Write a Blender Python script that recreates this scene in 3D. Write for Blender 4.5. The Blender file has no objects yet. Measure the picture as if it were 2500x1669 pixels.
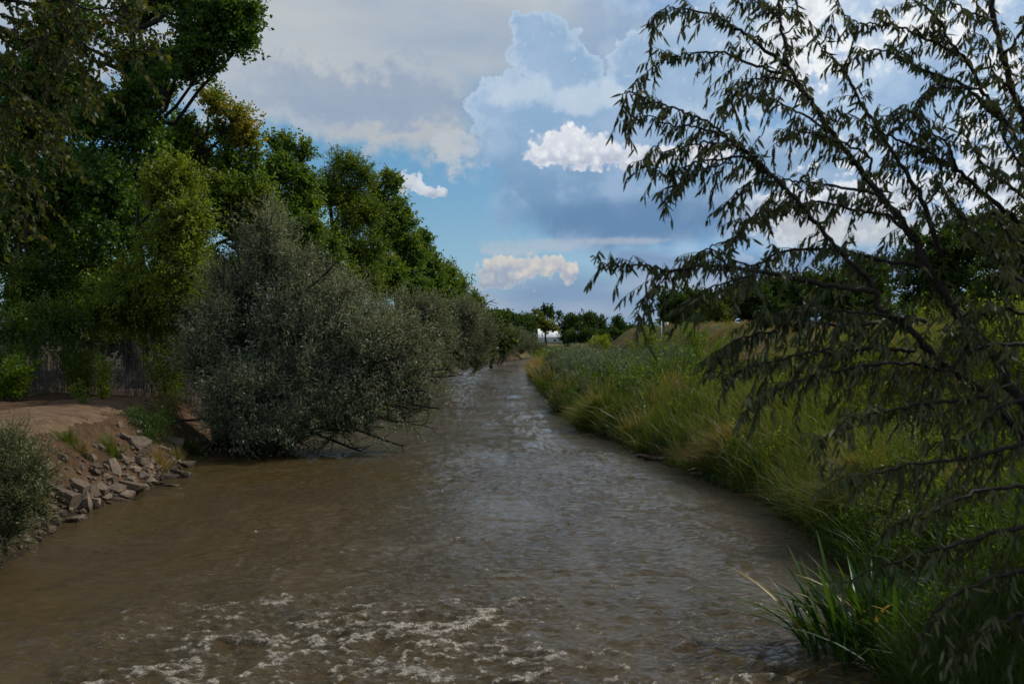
import bpy, math, random
import numpy as np
from mathutils import Vector, Matrix

# ------------------------------------------------------------------ camera
SC = bpy.context.scene
COL = SC.collection
F = 995.6          # focal length in pixels of the 1024 wide picture
H = 3.5            # eye height above the water
HOR = 336.0        # picture row of the horizon
cam_d = bpy.data.cameras.new("camera")
cam = bpy.data.objects.new("camera", cam_d)
COL.objects.link(cam)
cam.location = (0, 0, H)
cam.rotation_euler = (math.radians(90 - 0.32), 0, 0)
cam_d.lens = 35.0
cam_d.sensor_width = 36.0
cam_d.clip_start = 0.1
cam_d.clip_end = 5000
cam_d.dof.use_dof = True
cam_d.dof.focus_distance = 40
cam_d.dof.aperture_fstop = 5.6
SC.camera = cam

# ------------------------------------------------------------------ view, sampling
SC.view_settings.view_transform = 'Standard'
SC.view_settings.look = 'None'
SC.view_settings.exposure = 0.12
SC.view_settings.gamma = 1.0
SC.view_settings.use_curve_mapping = False
SC.cycles.max_bounces = 6
SC.cycles.diffuse_bounces = 2
SC.cycles.glossy_bounces = 2
SC.cycles.transmission_bounces = 4
SC.cycles.transparent_max_bounces = 4
SC.cycles.use_denoising = True

SUN_AZ = math.radians(60)     # to the right of the view direction (+Y)
SUN_EL = math.radians(42)
SKY_STRENGTH = 0.1

# ------------------------------------------------------------------ node helpers
def lin(c):
    return tuple(((v / 255) / 12.92 if v <= 10 else ((v / 255 + 0.055) / 1.055) ** 2.4) for v in c)

class NT:
    def __init__(self, tree):
        self.t = tree
        self.n = tree.nodes
        self.l = tree.links
        self.dim = '3D'
    def put(self, sock, v):
        if isinstance(v, bpy.types.NodeSocket):
            self.l.new(v, sock)
        elif isinstance(v, (tuple, list)):
            if len(sock.default_value) == 4 and len(v) == 3:
                v = (*v, 1)
            sock.default_value = v
        else:
            sock.default_value = v
    def m(self, op, *a, clamp=False):
        nd = self.n.new('ShaderNodeMath')
        nd.operation = op
        nd.use_clamp = clamp
        for i, v in enumerate(a):
            self.put(nd.inputs[i], v)
        return nd.outputs[0]
    def add(self, a, b): return self.m('ADD', a, b)
    def sub(self, a, b): return self.m('SUBTRACT', a, b)
    def mul(self, a, b): return self.m('MULTIPLY', a, b)
    def mx(self, a, b): return self.m('MAXIMUM', a, b)
    def mn(self, a, b): return self.m('MINIMUM', a, b)
    def ss(self, v, a, b, o0=0.0, o1=1.0):
        nd = self.n.new('ShaderNodeMapRange')
        nd.interpolation_type = 'SMOOTHSTEP'
        self.put(nd.inputs[0], v)
        rev = a > b
        if rev:
            a, b, o0, o1 = b, a, o1, o0
        nd.inputs[1].default_value = a
        nd.inputs[2].default_value = b
        nd.inputs[3].default_value = o0
        nd.inputs[4].default_value = o1
        return nd.outputs[0]
    def mix(self, f, a, b, mode='MIX'):
        nd = self.n.new('ShaderNodeMix')
        nd.data_type = 'RGBA'
        nd.blend_type = mode
        self.put(nd.inputs[0], f)
        self.put(nd.inputs[6], a)
        self.put(nd.inputs[7], b)
        return nd.outputs[2]
    def xyz(self, x, y, z):
        nd = self.n.new('ShaderNodeCombineXYZ')
        for i, v in enumerate((x, y, z)):
            self.put(nd.inputs[i], v)
        return nd.outputs[0]
    def sep(self, v):
        nd = self.n.new('ShaderNodeSeparateXYZ')
        self.put(nd.inputs[0], v)
        return nd.outputs
    def noise(self, vec, scale, detail=4, rough=0.5, dist=0.0, out=0, typ='FBM', lac=2.0):
        nd = self.n.new('ShaderNodeTexNoise')
        nd.noise_type = typ
        nd.noise_dimensions = self.dim
        self.put(nd.inputs['Vector'], vec)
        nd.inputs['Scale'].default_value = scale
        nd.inputs['Detail'].default_value = detail
        nd.inputs['Roughness'].default_value = rough
        nd.inputs['Distortion'].default_value = dist
        nd.inputs['Lacunarity'].default_value = lac
        return nd.outputs[out]
    def vor(self, vec, scale, detail=2, rough=0.5):
        nd = self.n.new('ShaderNodeTexVoronoi')
        nd.feature = 'SMOOTH_F1' if self.dim == '3D' else 'F1'
        nd.voronoi_dimensions = self.dim
        self.put(nd.inputs['Vector'], vec)
        nd.inputs['Scale'].default_value = scale
        nd.inputs['Detail'].default_value = detail
        nd.inputs['Roughness'].default_value = rough
        if self.dim == '3D':
            nd.inputs['Smoothness'].default_value = 0.35
        return nd.outputs['Distance']
    def ramp(self, f, stops):
        nd = self.n.new('ShaderNodeValToRGB')
        self.put(nd.inputs[0], f)
        el = nd.color_ramp.elements
        el[0].position, el[0].color = stops[0][0], (*stops[0][1], 1)
        el[1].position, el[1].color = stops[-1][0], (*stops[-1][1], 1)
        for p, c in stops[1:-1]:
            e = el.new(p)
            e.color = (*c, 1)
        return nd.outputs[0]

# ------------------------------------------------------------------ world
world = bpy.data.worlds.new("World")
SC.world = world
world.use_nodes = True

def sky_uv(px, py):
    """Direction of a picture point as azimuth and elevation (in units of 1/995.6 rad)."""
    x, z = (px - 512) / F, (HOR - py) / F
    n = math.sqrt(x * x + 1 + z * z)
    return math.atan2(x, 1) * F, math.asin(z / n) * F

def D(x, y):      # the same for a point given in the 2349 px wide view
    return sky_uv(x * 0.4359, y * 0.4359)

def build_world():
    g = NT(world.node_tree)
    g.dim = '2D'
    for nd in list(g.n):
        g.n.remove(nd)
    out = g.n.new('ShaderNodeOutputWorld')
    bg = g.n.new('ShaderNodeBackground')
    bg.inputs['Strength'].default_value = SKY_STRENGTH
    g.l.new(bg.outputs[0], out.inputs[0])
    sky = g.n.new('ShaderNodeTexSky')
    sky.sky_type = 'NISHITA'
    sky.sun_disc = False
    sky.sun_elevation = SUN_EL
    sky.sun_rotation = SUN_AZ
    sky.altitude = 1500
    sky.air_density = 1.0
    sky.dust_density = 0.6
    sky.ozone_density = 1.5
    tc = g.n.new('ShaderNodeTexCoord')
    X, Y, Z = g.sep(tc.outputs['Generated'])
    az = g.m('ARCTAN2', X, Y)
    el = g.m('ARCSINE', Z)
    U = g.mul(az, F)
    V = g.mul(el, F)
    P = g.xyz(g.mul(U, 0.01), g.mul(V, 0.01), 0.0)      # 1 unit = 100 px
    S = 1.0 / SKY_STRENGTH
    def c(r, gg, b):
        return tuple(v * S * 1.10 for v in lin((r, gg, b)))

    # noises shared by the layers
    def two(vec_out):
        s = g.sep(vec_out)
        return g.sub(s[0], 0.5), g.sub(s[1], 0.5)
    wa, wb = two(g.noise(P, 0.9, 2, 0.5, out=1))
    wc, wd = two(g.noise(P, 4.0, 4, 0.6, out=1))
    wide = g.noise(g.xyz(g.mul(U, 0.0035), g.mul(V, 0.012), 3.0), 1.0, 6, 0.55)
    streak = g.noise(g.xyz(g.mul(g.add(U, g.mul(V, 0.5)), 0.004), g.mul(V, 0.017), 7.0), 1.0, 4, 0.5)
    bill = g.vor(g.xyz(g.add(g.mul(U, 0.01), g.mul(wc, 0.12)), g.add(g.mul(V, 0.01), g.mul(wd, 0.12)), 0.0), 6.5, 1.5, 0.6)   # cauliflower relief
    fine = g.noise(P, 9.0, 7, 0.62)
    soft = g.noise(P, 2.2, 5, 0.55)

    def warp(a1, a2):
        return (g.add(U, g.add(g.mul(wa, a1), g.mul(wc, a2))),
                g.add(V, g.add(g.mul(wb, a1), g.mul(wd, a2))))
    Uc, Vc = warp(14, 26)      # crisp
    Uw, Vw = warp(70, 60)      # loose

    def ell(uu, vv, x, y, rx, ry, flat=None):
        cu, cv = D(x, y)
        a = g.mul(g.sub(uu, cu), 1 / (rx * 0.4359))
        b = g.mul(g.sub(vv, cv), 1 / (ry * 0.4359))
        r = g.m('SQRT', g.add(g.mul(a, a), g.mul(b, b)))
        return g.sub(1.0, r)
    def group(uu, vv, items):
        f = None
        for it in items:
            e = ell(uu, vv, *it)
            if f is None:
                f = e
            else:
                nd = g.n.new('ShaderNodeMath')
                nd.operation = 'SMOOTH_MAX'
                g.put(nd.inputs[0], f); g.put(nd.inputs[1], e)
                nd.inputs[2].default_value = 0.12
                f = nd.outputs[0]
        return f

    # 0 clear air
    colr = g.mix(1.0, sky.outputs[0], (0.80, 1.0, 1.0), 'MULTIPLY')
    clear = g.mix(g.ss(V, 0, 230), c(130, 158, 180), c(82, 138, 178))
    clear = g.mix(g.ss(V, 230, 900), clear, c(70, 110, 165))
    colr = g.mix(0.7, colr, clear)

    # 1 thin high veil over the upper left: cream and blue grey bands
    lu, lv = D(620, 300)
    ru, rv = D(1110, 392)
    k = (rv - lv) / (ru - lu)
    line = g.sub(Vw, g.add(g.mul(g.sub(U, lu), k), lv))
    veil = g.mul(g.ss(line, -14, 26), g.ss(U, D(1180, 0)[0], D(1010, 0)[0]))
    top = g.ss(V, D(0, 190)[1], D(0, 60)[1])
    veil = g.mx(veil, g.mul(top, g.ss(U, D(2000, 0)[0], D(1300, 0)[0])))
    bandc = g.mix(g.ss(streak, 0.25, 0.75), c(148, 162, 180), c(174, 180, 183))
    lo = ell(U, Vw, 860, 215, 420, 75)
    bandc = g.mix(g.mul(g.ss(lo, 0.0, 0.6), 0.75), bandc, c(134, 150, 173))
    cream = ell(Uw, Vw, 900, 325, 330, 62)
    bandc = g.mix(g.mul(g.ss(cream, 0.0, 0.5), 0.75), bandc, c(170, 173, 175))
    bandc = g.mix(g.mul(g.ss(soft, 0.35, 0.7), 0.10), bandc, c(185, 190, 195))
    colr = g.mix(g.mul(veil, g.ss(g.add(wide, g.mul(line, 0.004)), 0.22, 0.42, 0.70, 0.97)), colr, bandc)

    # 2 pale blue milky layer behind the right half
    rb = g.mul(g.ss(U, D(1150, 0)[0], D(1550, 0)[0]), g.ss(V, D(0, 700)[1], D(0, 420)[1]))
    milk = g.mix(g.ss(soft, 0.35, 0.65), c(112, 147, 190), c(150, 176, 204))
    colr = g.mix(g.mul(rb, g.ss(wide, 0.3, 0.55, 0.55, 0.95)), colr, milk)

    # 3 the towering blue grey cloud with lit rims
    cbf = group(Uc, Vc, [(1245, 110, 88, 92), (1215, 60, 50, 40), (1300, 170, 90, 70),
                         (1180, 240, 125, 75), (1330, 260, 170, 90), (1230, 330, 170, 100),
                         (1450, 330, 260, 130), (1260, 420, 130, 90), (1450, 470, 330, 110),
                         (1640, 150, 270, 130), (1700, 420, 330, 140), (1480, 150, 100, 80)])
    cbn = g.add(g.add(cbf, g.mul(g.sub(fine, 0.5), 0.30)), g.mul(g.sub(0.42, bill), 0.24))
    up_ = g.ss(g.add(V, g.mul(g.sub(soft, 0.5), 60)), D(0, 420)[1], D(0, 300)[1])
    cbm = g.add(g.mul(g.ss(cbn, 0.0, 0.11), up_), g.mul(g.ss(g.add(cbf, g.mul(g.sub(soft, 0.5), 0.5)), -0.06, 0.32), g.sub(1.0, up_)))
    rim = g.mul(g.ss(cbn, 0.40, 0.0), g.ss(V, D(0, 330)[1], D(0, 200)[1]))
    rim = g.mul(rim, g.ss(bill, 0.9, 0.1, 0.7, 1.0))
    body = g.mix(g.ss(V, D(0, 560)[1], D(0, 120)[1]), c(98, 132, 166), c(134, 163, 192))
    body = g.mix(g.mul(g.ss(soft, 0.38, 0.68), 0.6), body, c(152, 174, 200))
    body = g.mix(g.mul(g.mul(g.ss(bill, 0.45, 0.1), g.ss(V, D(0, 300)[1], D(0, 150)[1])), 0.45), body, c(172, 190, 208))
    darkbase = g.mul(ell(Uw, V, 1500, 500, 430, 62), 1.0)
    body = g.mix(g.mul(g.ss(darkbase, 0.0, 0.6), 0.75), body, c(90, 122, 158))
    cbc = g.mix(g.mul(rim, 0.62), body, c(194, 206, 218))
    flat = g.ss(g.add(V, g.mul(g.sub(soft, 0.5), 14)), D(0, 560)[1], D(0, 546)[1])
    cb_all = g.mul(cbm, flat)
    colr = g.mix(g.mul(cb_all, 0.97), colr, cbc)
    # lit shoulder in front of the mass
    sh = group(Uc, Vc, [(1190, 215, 95, 38), (1320, 225, 100, 38), (1390, 215, 60, 30)])
    shn = g.add(sh, g.mul(g.sub(fine, 0.5), 0.5))
    topl = g.ss(V, D(0, 262)[1], D(0, 205)[1])
    colr = g.mix(g.mul(g.mul(g.ss(shn, -0.05, 0.6), topl), 0.5), colr, c(196, 206, 215))
    # wispy ragged edge where the veil meets the mass
    wi = ell(Uw, Vw, 1040, 340, 90, 60)
    colr = g.mix(g.mul(g.ss(g.add(wi, g.mul(g.sub(fine, 0.5), 1.6)), 0.1, 0.7), 0.6), colr, c(178, 184, 190))

    # 4 streaks below the flat base, haze cloud to the horizon
    st = g.add(group(Uw, V, [(1250, 562, 170, 22), (1420, 552, 120, 12), (1180, 575, 60, 16)]), g.mul(g.sub(fine, 0.5), 0.8))
    colr = g.mix(g.mul(g.ss(st, 0.0, 0.7), 0.45), colr, c(176, 178, 184))
    lowm = g.mul(g.ss(g.add(V, g.mul(g.sub(wide, 0.5), 50)), D(0, 585)[1], D(0, 660)[1]), g.ss(Uw, D(940, 0)[0], D(1160, 0)[0]))
    lowr = g.mul(g.ss(g.add(V, g.mul(g.sub(wide, 0.5), 40)), D(0, 545)[1], D(0, 575)[1]), g.ss(Uw, D(1330, 0)[0], D(1480, 0)[0]))
    lowc = g.mix(g.ss(streak, 0.4, 0.65), c(112, 136, 168), c(142, 156, 178))
    colr = g.mix(g.mul(g.mx(lowm, lowr), 0.85), colr, lowc)

    def cumulus(items, base_y, top_y, bright, shade, amp=0.6, seedz=0.0):
        f = group(Uc, Vc, items)
        n = g.add(g.add(f, g.mul(g.sub(0.42, bill), amp)), g.mul(g.sub(fine, 0.5), amp * 0.55))
        bu, bv = D(1300, base_y)
        n = g.sub(n, g.mul(g.ss(Vc, bv + 4, bv - 7), 0.8))       # flat base
        mask = g.ss(n, -0.26, 0.08)
        hgt = g.ss(g.add(V, g.mul(g.sub(0.45, bill), 26)), D(0, base_y)[1], D(0, top_y)[1])
        lit = g.mn(g.add(g.mul(hgt, 0.85), g.mul(g.ss(n, 0.2, -0.12), 0.5)), 1.0)
        lit = g.mul(lit, g.ss(bill, 0.78, 0.22, 0.72, 1.0))
        return mask, g.mix(lit, shade, bright)

    # 5 low warm cumulus
    m_, cc = cumulus([(1195, 615, 85, 34), (1265, 612, 62, 28), (1130, 622, 48, 20), (1150, 645, 60, 18), (1300, 632, 22, 10)],
                     662, 592, c(204, 196, 184), c(142, 154, 173), 0.6)
    colr = g.mix(g.mul(m_, 0.92), colr, cc)
    # 6 bright cumulus in the middle, small one on the left
    m_, cc = cumulus([(1300, 338, 72, 52), (1355, 345, 70, 45), (1255, 352, 58, 32), (1425, 358, 75, 32), (1500, 360, 80, 25), (1600, 352, 90, 24)],
                     398, 290, c(224, 226, 228), c(150, 160, 182), 0.5)
    colr = g.mix(g.mul(m_, 0.97), colr, cc)
    m_, cc = cumulus([(925, 425, 42, 26), (975, 438, 36, 17), (1003, 442, 30, 12)],
                     457, 400, c(206, 210, 214), c(150, 162, 180), 0.55)
    colr = g.mix(g.mul(m_, 0.95), colr, cc)
    # 7 broken bright clouds all over the right and on round the sky, greyed out of frame to lower ambient light
    nb = g.add(g.noise(g.xyz(g.mul(U, 0.01), g.mul(V, 0.014), 11.0), 0.85, 7, 0.56), g.mul(g.sub(0.42, bill), 0.16))
    reg = g.mul(g.ss(U, D(1620, 0)[0], D(1800, 0)[0]), g.ss(V, D(0, 640)[1], D(0, 470)[1]))
    behind = g.ss(g.m('ABSOLUTE', U), 560, 800)
    reg = g.mx(reg, behind)
    bm = g.mul(g.ss(nb, 0.47, 0.56), reg)
    thick = g.ss(nb, 0.50, 0.70)
    bc = g.mix(thick, g.mix(behind, c(224, 228, 232), c(178, 184, 192)), c(150, 160, 176))
    colr = g.mix(g.mul(bm, 0.92), colr, bc)
    # glare of the sun behind the clouds, upper right
    du, dv = D(2060, 60)
    gx = g.mul(g.sub(U, du), 1 / 150.0)
    gy = g.mul(g.sub(V, dv), 1 / 95.0)
    gl = g.m('EXPONENT', g.mul(g.add(g.mul(gx, gx), g.mul(gy, gy)), -1.0))
    colr = g.mix(g.mul(g.mul(gl, g.ss(nb, 0.38, 0.55, 0.35, 1.0)), 0.7), colr, c(232, 234, 234))
    # streaky cream bars low on the right
    jr = g.mul(g.mul(g.ss(streak, 0.5, 0.62), g.ss(U, D(1680, 0)[0], D(1850, 0)[0])), g.mul(g.ss(V, D(0, 420)[1], D(0, 500)[1]), g.ss(V, 15, 50)))
    colr = g.mix(g.mul(jr, 0.7), colr, c(182, 184, 186))
    # high overcast added out of frame to take the blue from reflections and leaves
    colr = g.mix(g.mul(g.ss(V, 330, 620), 0.8), colr, g.mix(g.ss(wide, 0.35, 0.65), c(134, 144, 158), c(164, 168, 172)))
    # below the horizon: dull ground colour
    colr = g.mix(g.ss(V, -3, -25), colr, c(70, 72, 62))
    g.l.new(colr, bg.inputs['Color'])
build_world()

sun_d = bpy.data.lights.new("sun", 'SUN')
sun_d.energy = 3.6
sun_d.angle = math.radians(0.7)
sun_d.color = (1.0, 0.94, 0.84)
sun = bpy.data.objects.new("sun", sun_d)
COL.objects.link(sun)
sdir = Vector((math.sin(SUN_AZ) * math.cos(SUN_EL), math.cos(SUN_AZ) * math.cos(SUN_EL), math.sin(SUN_EL)))
sun.rotation_euler = sdir.to_track_quat('Z', 'Y').to_euler()
sun.location = (30, 30, 40)
#--SKY-END

# ------------------------------------------------------------------ general helpers
RNG = np.random.default_rng(7)

def at(px, py, d):
    return np.array([(px - 512) / F * d, d, H + (HOR - py) / F * d])

def norm(v):
    return v / np.maximum(np.linalg.norm(v, axis=-1, keepdims=True), 1e-9)

_perm = np.random.default_rng(3).permutation(512)
_perm = np.concatenate([_perm, _perm])
_gang = np.random.default_rng(4).random(512) * 2 * np.pi
_gx, _gy = np.cos(_gang), np.sin(_gang)
def perlin(x, y):
    x = np.asarray(x, float); y = np.asarray(y, float)
    xi = np.floor(x).astype(np.int64); yi = np.floor(y).astype(np.int64)
    xf, yf = x - xi, y - yi
    xi &= 511; yi &= 511
    u = xf * xf * xf * (xf * (xf * 6 - 15) + 10)
    v = yf * yf * yf * (yf * (yf * 6 - 15) + 10)
    def gr(a, b, dx, dy):
        h = _perm[(_perm[a & 511] + b) & 511]
        return _gx[h] * dx + _gy[h] * dy
    n00 = gr(xi, yi, xf, yf); n10 = gr(xi + 1, yi, xf - 1, yf)
    n01 = gr(xi, yi + 1, xf, yf - 1); n11 = gr(xi + 1, yi + 1, xf - 1, yf - 1)
    return (n00 * (1 - u) + n10 * u) * (1 - v) + (n01 * (1 - u) + n11 * u) * v
def fbm(x, y, o=4, g=0.5):
    s = 0; a = 1.0
    for i in range(o):
        s = s + a * perlin(x * 2 ** i + 17.3 * i, y * 2 ** i + 5.1 * i)
        a *= g
    return s

def link_mesh(name, me, mat=None, parent=None, smooth=False):
    o = bpy.data.objects.new(name, me)
    COL.objects.link(o)
    if mat is not None and not me.materials:
        me.materials.append(mat)
    if smooth:
        me.polygons.foreach_set('use_smooth', np.ones(len(me.polygons), dtype=bool))
    if parent is not None:
        o.parent = parent
        o.matrix_parent_inverse = Matrix.Identity(4)
    return o

def make_mesh(name, verts, faces, attrs=None):
    """faces: list of (M,k) int arrays"""
    me = bpy.data.meshes.new(name)
    verts = np.ascontiguousarray(verts, dtype=np.float32)
    faces = [f for f in faces if len(f)]
    me.vertices.add(len(verts))
    me.vertices.foreach_set('co', verts.ravel())
    loops = np.concatenate([f.ravel() for f in faces]).astype(np.int32)
    sizes = np.concatenate([np.full(len(f), f.shape[1], dtype=np.int32) for f in faces])
    starts = np.concatenate([[0], np.cumsum(sizes)[:-1]]).astype(np.int32)
    me.loops.add(len(loops))
    me.loops.foreach_set('vertex_index', loops)
    me.polygons.add(len(sizes))
    me.polygons.foreach_set('loop_start', starts)
    for k, v in (attrs or {}).items():
        a = me.attributes.new(k, 'FLOAT', 'POINT')
        a.data.foreach_set('value', np.ascontiguousarray(v, dtype=np.float32))
    me.update(calc_edges=True)
    return me

class MB:
    """collects pieces that become ONE mesh object"""
    def __init__(self):
        self.v = []; self.f = {}; self.t = []; self.n = 0
    def add(self, verts, faces, tint=0.5):
        verts = np.asarray(verts, float).reshape(-1, 3)
        self.v.append(verts)
        for f in faces:
            f = np.asarray(f)
            if len(f):
                self.f.setdefault(f.shape[1], []).append(f + self.n)
        self.t.append(np.broadcast_to(np.asarray(tint, float), (len(verts),)))
        self.n += len(verts)
    def tube(self, pts, rad, sides=6, tint=0.5, cap=True):
        pts = np.asarray(pts, float)
        n = len(pts)
        rad = np.broadcast_to(np.asarray(rad, float), (n,))
        tan = norm(np.gradient(pts, axis=0))
        ref = np.array([0.31, 0.2, 0.93]) if abs(tan[0][2]) < 0.8 else np.array([0.9, 0.3, 0.1])
        a = norm(np.cross(tan, ref)); b = np.cross(tan, a)
        ang = np.arange(sides) / sides * 2 * np.pi
        ring = pts[:, None] + rad[:, None, None] * (np.cos(ang)[None, :, None] * a[:, None] + np.sin(ang)[None, :, None] * b[:, None])
        v = ring.reshape(-1, 3)
        i = np.arange(n - 1)[:, None] * sides; j = np.arange(sides)[None]
        j2 = (j + 1) % sides
        q = np.stack([i + j, i + j2, i + sides + j2, i + sides + j], -1).reshape(-1, 4)
        fs = [q]
        if cap:
            fs.append(np.arange(sides)[::-1][None]); fs.append((np.arange(sides) + (n - 1) * sides)[None])
        self.add(v, fs, tint)
    def box(self, lo, hi, tint=0.5):
        x0, y0, z0 = lo; x1, y1, z1 = hi
        v = [(x0, y0, z0), (x1, y0, z0), (x1, y1, z0), (x0, y1, z0), (x0, y0, z1), (x1, y0, z1), (x1, y1, z1), (x0, y1, z1)]
        self.add(v, [[(0, 3, 2, 1), (4, 5, 6, 7), (0, 1, 5, 4), (1, 2, 6, 5), (2, 3, 7, 6), (3, 0, 4, 7)]], tint)
    def build(self, name, mat, parent=None, smooth=False, kind=None):
        v = np.concatenate(self.v)
        me = make_mesh(name, v, [np.concatenate(x) for x in self.f.values()], {'tint': np.concatenate(self.t)})
        o = link_mesh(name, me, mat, parent, smooth)
        if kind:
            o['kind'] = kind
        return o

def tag(o, label=None, cat=None, group=None, kind=None):
    if label: o['label'] = label
    if cat: o['category'] = cat
    if group: o['group'] = group
    if kind: o['kind'] = kind
    return o

def thing(name, loc, label, cat, group=None):
    o = bpy.data.objects.new(name, None)
    o.empty_display_size = 0.3
    o.location = tuple(float(v) for v in loc)
    COL.objects.link(o)
    return tag(o, label, cat, group)

def smooth_path(pts, n=None, per=6):
    """Catmull-Rom through points"""
    p = np.asarray(pts, float)
    if len(p) < 3:
        t = np.linspace(0, 1, per + 1)[:, None]
        return p[0] * (1 - t) + p[-1] * t
    q = np.vstack([2 * p[0] - p[1], p, 2 * p[-1] - p[-2]])
    out = []
    for i in range(1, len(q) - 2):
        t = np.linspace(0, 1, per, endpoint=False)[:, None]
        a, b, c_, d = q[i - 1], q[i], q[i + 1], q[i + 2]
        out.append(0.5 * ((2 * b) + (-a + c_) * t + (2 * a - 5 * b + 4 * c_ - d) * t ** 2 + (-a + 3 * b - 3 * c_ + d) * t ** 3))
    out.append(p[-1:])
    return np.vstack(out)

# ------------------------------------------------------------------ materials
def mat_new(name):
    m = bpy.data.materials.new(name)
    m.use_nodes = True
    g = NT(m.node_tree)
    for nd in list(g.n):
        g.n.remove(nd)
    out = g.n.new('ShaderNodeOutputMaterial')
    return m, g, out

def attr(g, name='tint'):
    nd = g.n.new('ShaderNodeAttribute')
    nd.attribute_name = name
    return nd.outputs['Fac']

def leaf_mat(name, stops, trans=0.35, gloss=0.06, rough=0.45, tgain=1.5):
    m, g, out = mat_new(name)
    ai = g.n.new('ShaderNodeAttribute'); ai.attribute_type = 'INSTANCER'; ai.attribute_name = 'ctint'
    c = g.ramp(g.add(attr(g), ai.outputs['Fac']), stops)
    df = g.n.new('ShaderNodeBsdfDiffuse'); g.put(df.inputs[0], c)
    tr = g.n.new('ShaderNodeBsdfTranslucent')
    g.put(tr.inputs[0], g.mix(1.0, c, (tgain, tgain * 0.95, tgain * 0.4), 'MULTIPLY'))
    gl = g.n.new('ShaderNodeBsdfGlossy'); gl.inputs['Roughness'].default_value = rough
    gl.inputs[0].default_value = (0.9, 0.95, 1, 1)
    a = g.n.new('ShaderNodeMixShader'); a.inputs[0].default_value = trans
    g.l.new(df.outputs[0], a.inputs[1]); g.l.new(tr.outputs[0], a.inputs[2])
    b = g.n.new('ShaderNodeMixShader'); b.inputs[0].default_value = gloss
    g.l.new(a.outputs[0], b.inputs[1]); g.l.new(gl.outputs[0], b.inputs[2])
    g.l.new(b.outputs[0], out.inputs[0])
    return m

def rough_mat(name, fn, rough=0.9, bump=None, bd=0.02, spec=0.3):
    m, g, out = mat_new(name)
    bs = g.n.new('ShaderNodeBsdfPrincipled')
    bs.inputs['Roughness'].default_value = rough
    bs.inputs['Specular IOR Level'].default_value = spec
    tc = g.n.new('ShaderNodeTexCoord')
    p = tc.outputs['Object']
    g.put(bs.inputs['Base Color'], fn(g, p))
    if bump:
        bn = g.n.new('ShaderNodeBump')
        bn.inputs['Strength'].default_value = 1.0
        bn.inputs['Distance'].default_value = bd
        g.put(bn.inputs['Height'], bump(g, p))
        g.l.new(bn.outputs[0], bs.inputs['Normal'])
    g.l.new(bs.outputs[0], out.inputs[0])
    return m

M = {}
M['cotton'] = leaf_mat('cottonwood_leaf', [(0, (0.029, 0.070, 0.009)), (0.45, (0.070, 0.138, 0.013)), (0.72, (0.123, 0.186, 0.017)), (0.86, (0.246, 0.217, 0.022)), (1, (0.348, 0.246, 0.026))], 0.42, 0.02, 0.55)
M['elm'] = leaf_mat('elm_leaf', [(0, (0.038, 0.075, 0.009)), (0.5, (0.096, 0.152, 0.013)), (0.8, (0.167, 0.217, 0.019)), (1, (0.232, 0.246, 0.029))], 0.45, 0.02, 0.45)
M['elm_near'] = leaf_mat('browning_elm_leaf', [(0, (0.026, 0.044, 0.008)), (0.55, (0.055, 0.073, 0.012)), (0.8, (0.091, 0.081, 0.017)), (1, (0.130, 0.072, 0.021))], 0.38, 0.015, 0.5)
M['olive'] = leaf_mat('silver_olive_leaf', [(0, (0.110, 0.125, 0.066)), (0.5, (0.230, 0.250, 0.155)), (0.85, (0.31, 0.33, 0.23)), (1, (0.38, 0.40, 0.30))], 0.25, 0.015, 0.6, 1.15)
M['olive_near'] = leaf_mat('near_olive_leaf', [(0, (0.051, 0.060, 0.019)), (0.6, (0.093, 0.105, 0.039)), (1, (0.195, 0.203, 0.105))], 0.22, 0.018, 0.5, 1.2)
M['far'] = leaf_mat('far_tree_leaf', [(0, (0.029, 0.057, 0.010)), (0.6, (0.055, 0.094, 0.013)), (0.85, (0.111, 0.137, 0.017)), (1, (0.195, 0.189, 0.026))], 0.38, 0.02)
M['grass'] = leaf_mat('bank_grass_blade', [(0, (0.019, 0.039, 0.007)), (0.35, (0.047, 0.085, 0.010)), (0.6, (0.083, 0.121, 0.014)), (0.76, (0.145, 0.123, 0.032)), (1, (0.248, 0.174, 0.093))], 0.4, 0.02, 0.45)
M['sage'] = leaf_mat('grey_willow_leaf', [(0, (0.056, 0.085, 0.040)), (0.5, (0.112, 0.150, 0.081)), (1, (0.200, 0.237, 0.150))], 0.25, 0.03)
M['iris'] = leaf_mat('reed_blade', [(0, (0.009, 0.026, 0.006)), (0.6, (0.020, 0.055, 0.009)), (0.9, (0.078, 0.143, 0.021)), (1, (0.260, 0.195, 0.052))], 0.3, 0.03, 0.4)
M['bark'] = rough_mat('dark_bark', lambda g, p: g.ramp(g.noise(p, 9, 5), [(0.3, (0.012, 0.010, 0.008)), (0.7, (0.042, 0.034, 0.027))]), 0.95, lambda g, p: g.noise(p, 14, 6), 0.03)
M['bark_near'] = rough_mat('reddish_dark_bark', lambda g, p: g.ramp(g.noise(p, 40, 5), [(0.3, (0.012, 0.009, 0.007)), (0.7, (0.04, 0.028, 0.02))]), 0.85, lambda g, p: g.noise(p, 60, 5), 0.004)
M['dead'] = rough_mat('dead_grey_wood', lambda g, p: g.ramp(g.noise(p, 20, 4), [(0.3, (0.10, 0.085, 0.07)), (0.7, (0.2, 0.18, 0.155))]), 0.95)
M['metal'] = rough_mat('galvanised_steel', lambda g, p: g.ramp(g.noise(p, 8, 4), [(0.3, (0.11, 0.11, 0.11)), (0.7, (0.2, 0.2, 0.2))]), 0.5)

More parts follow.
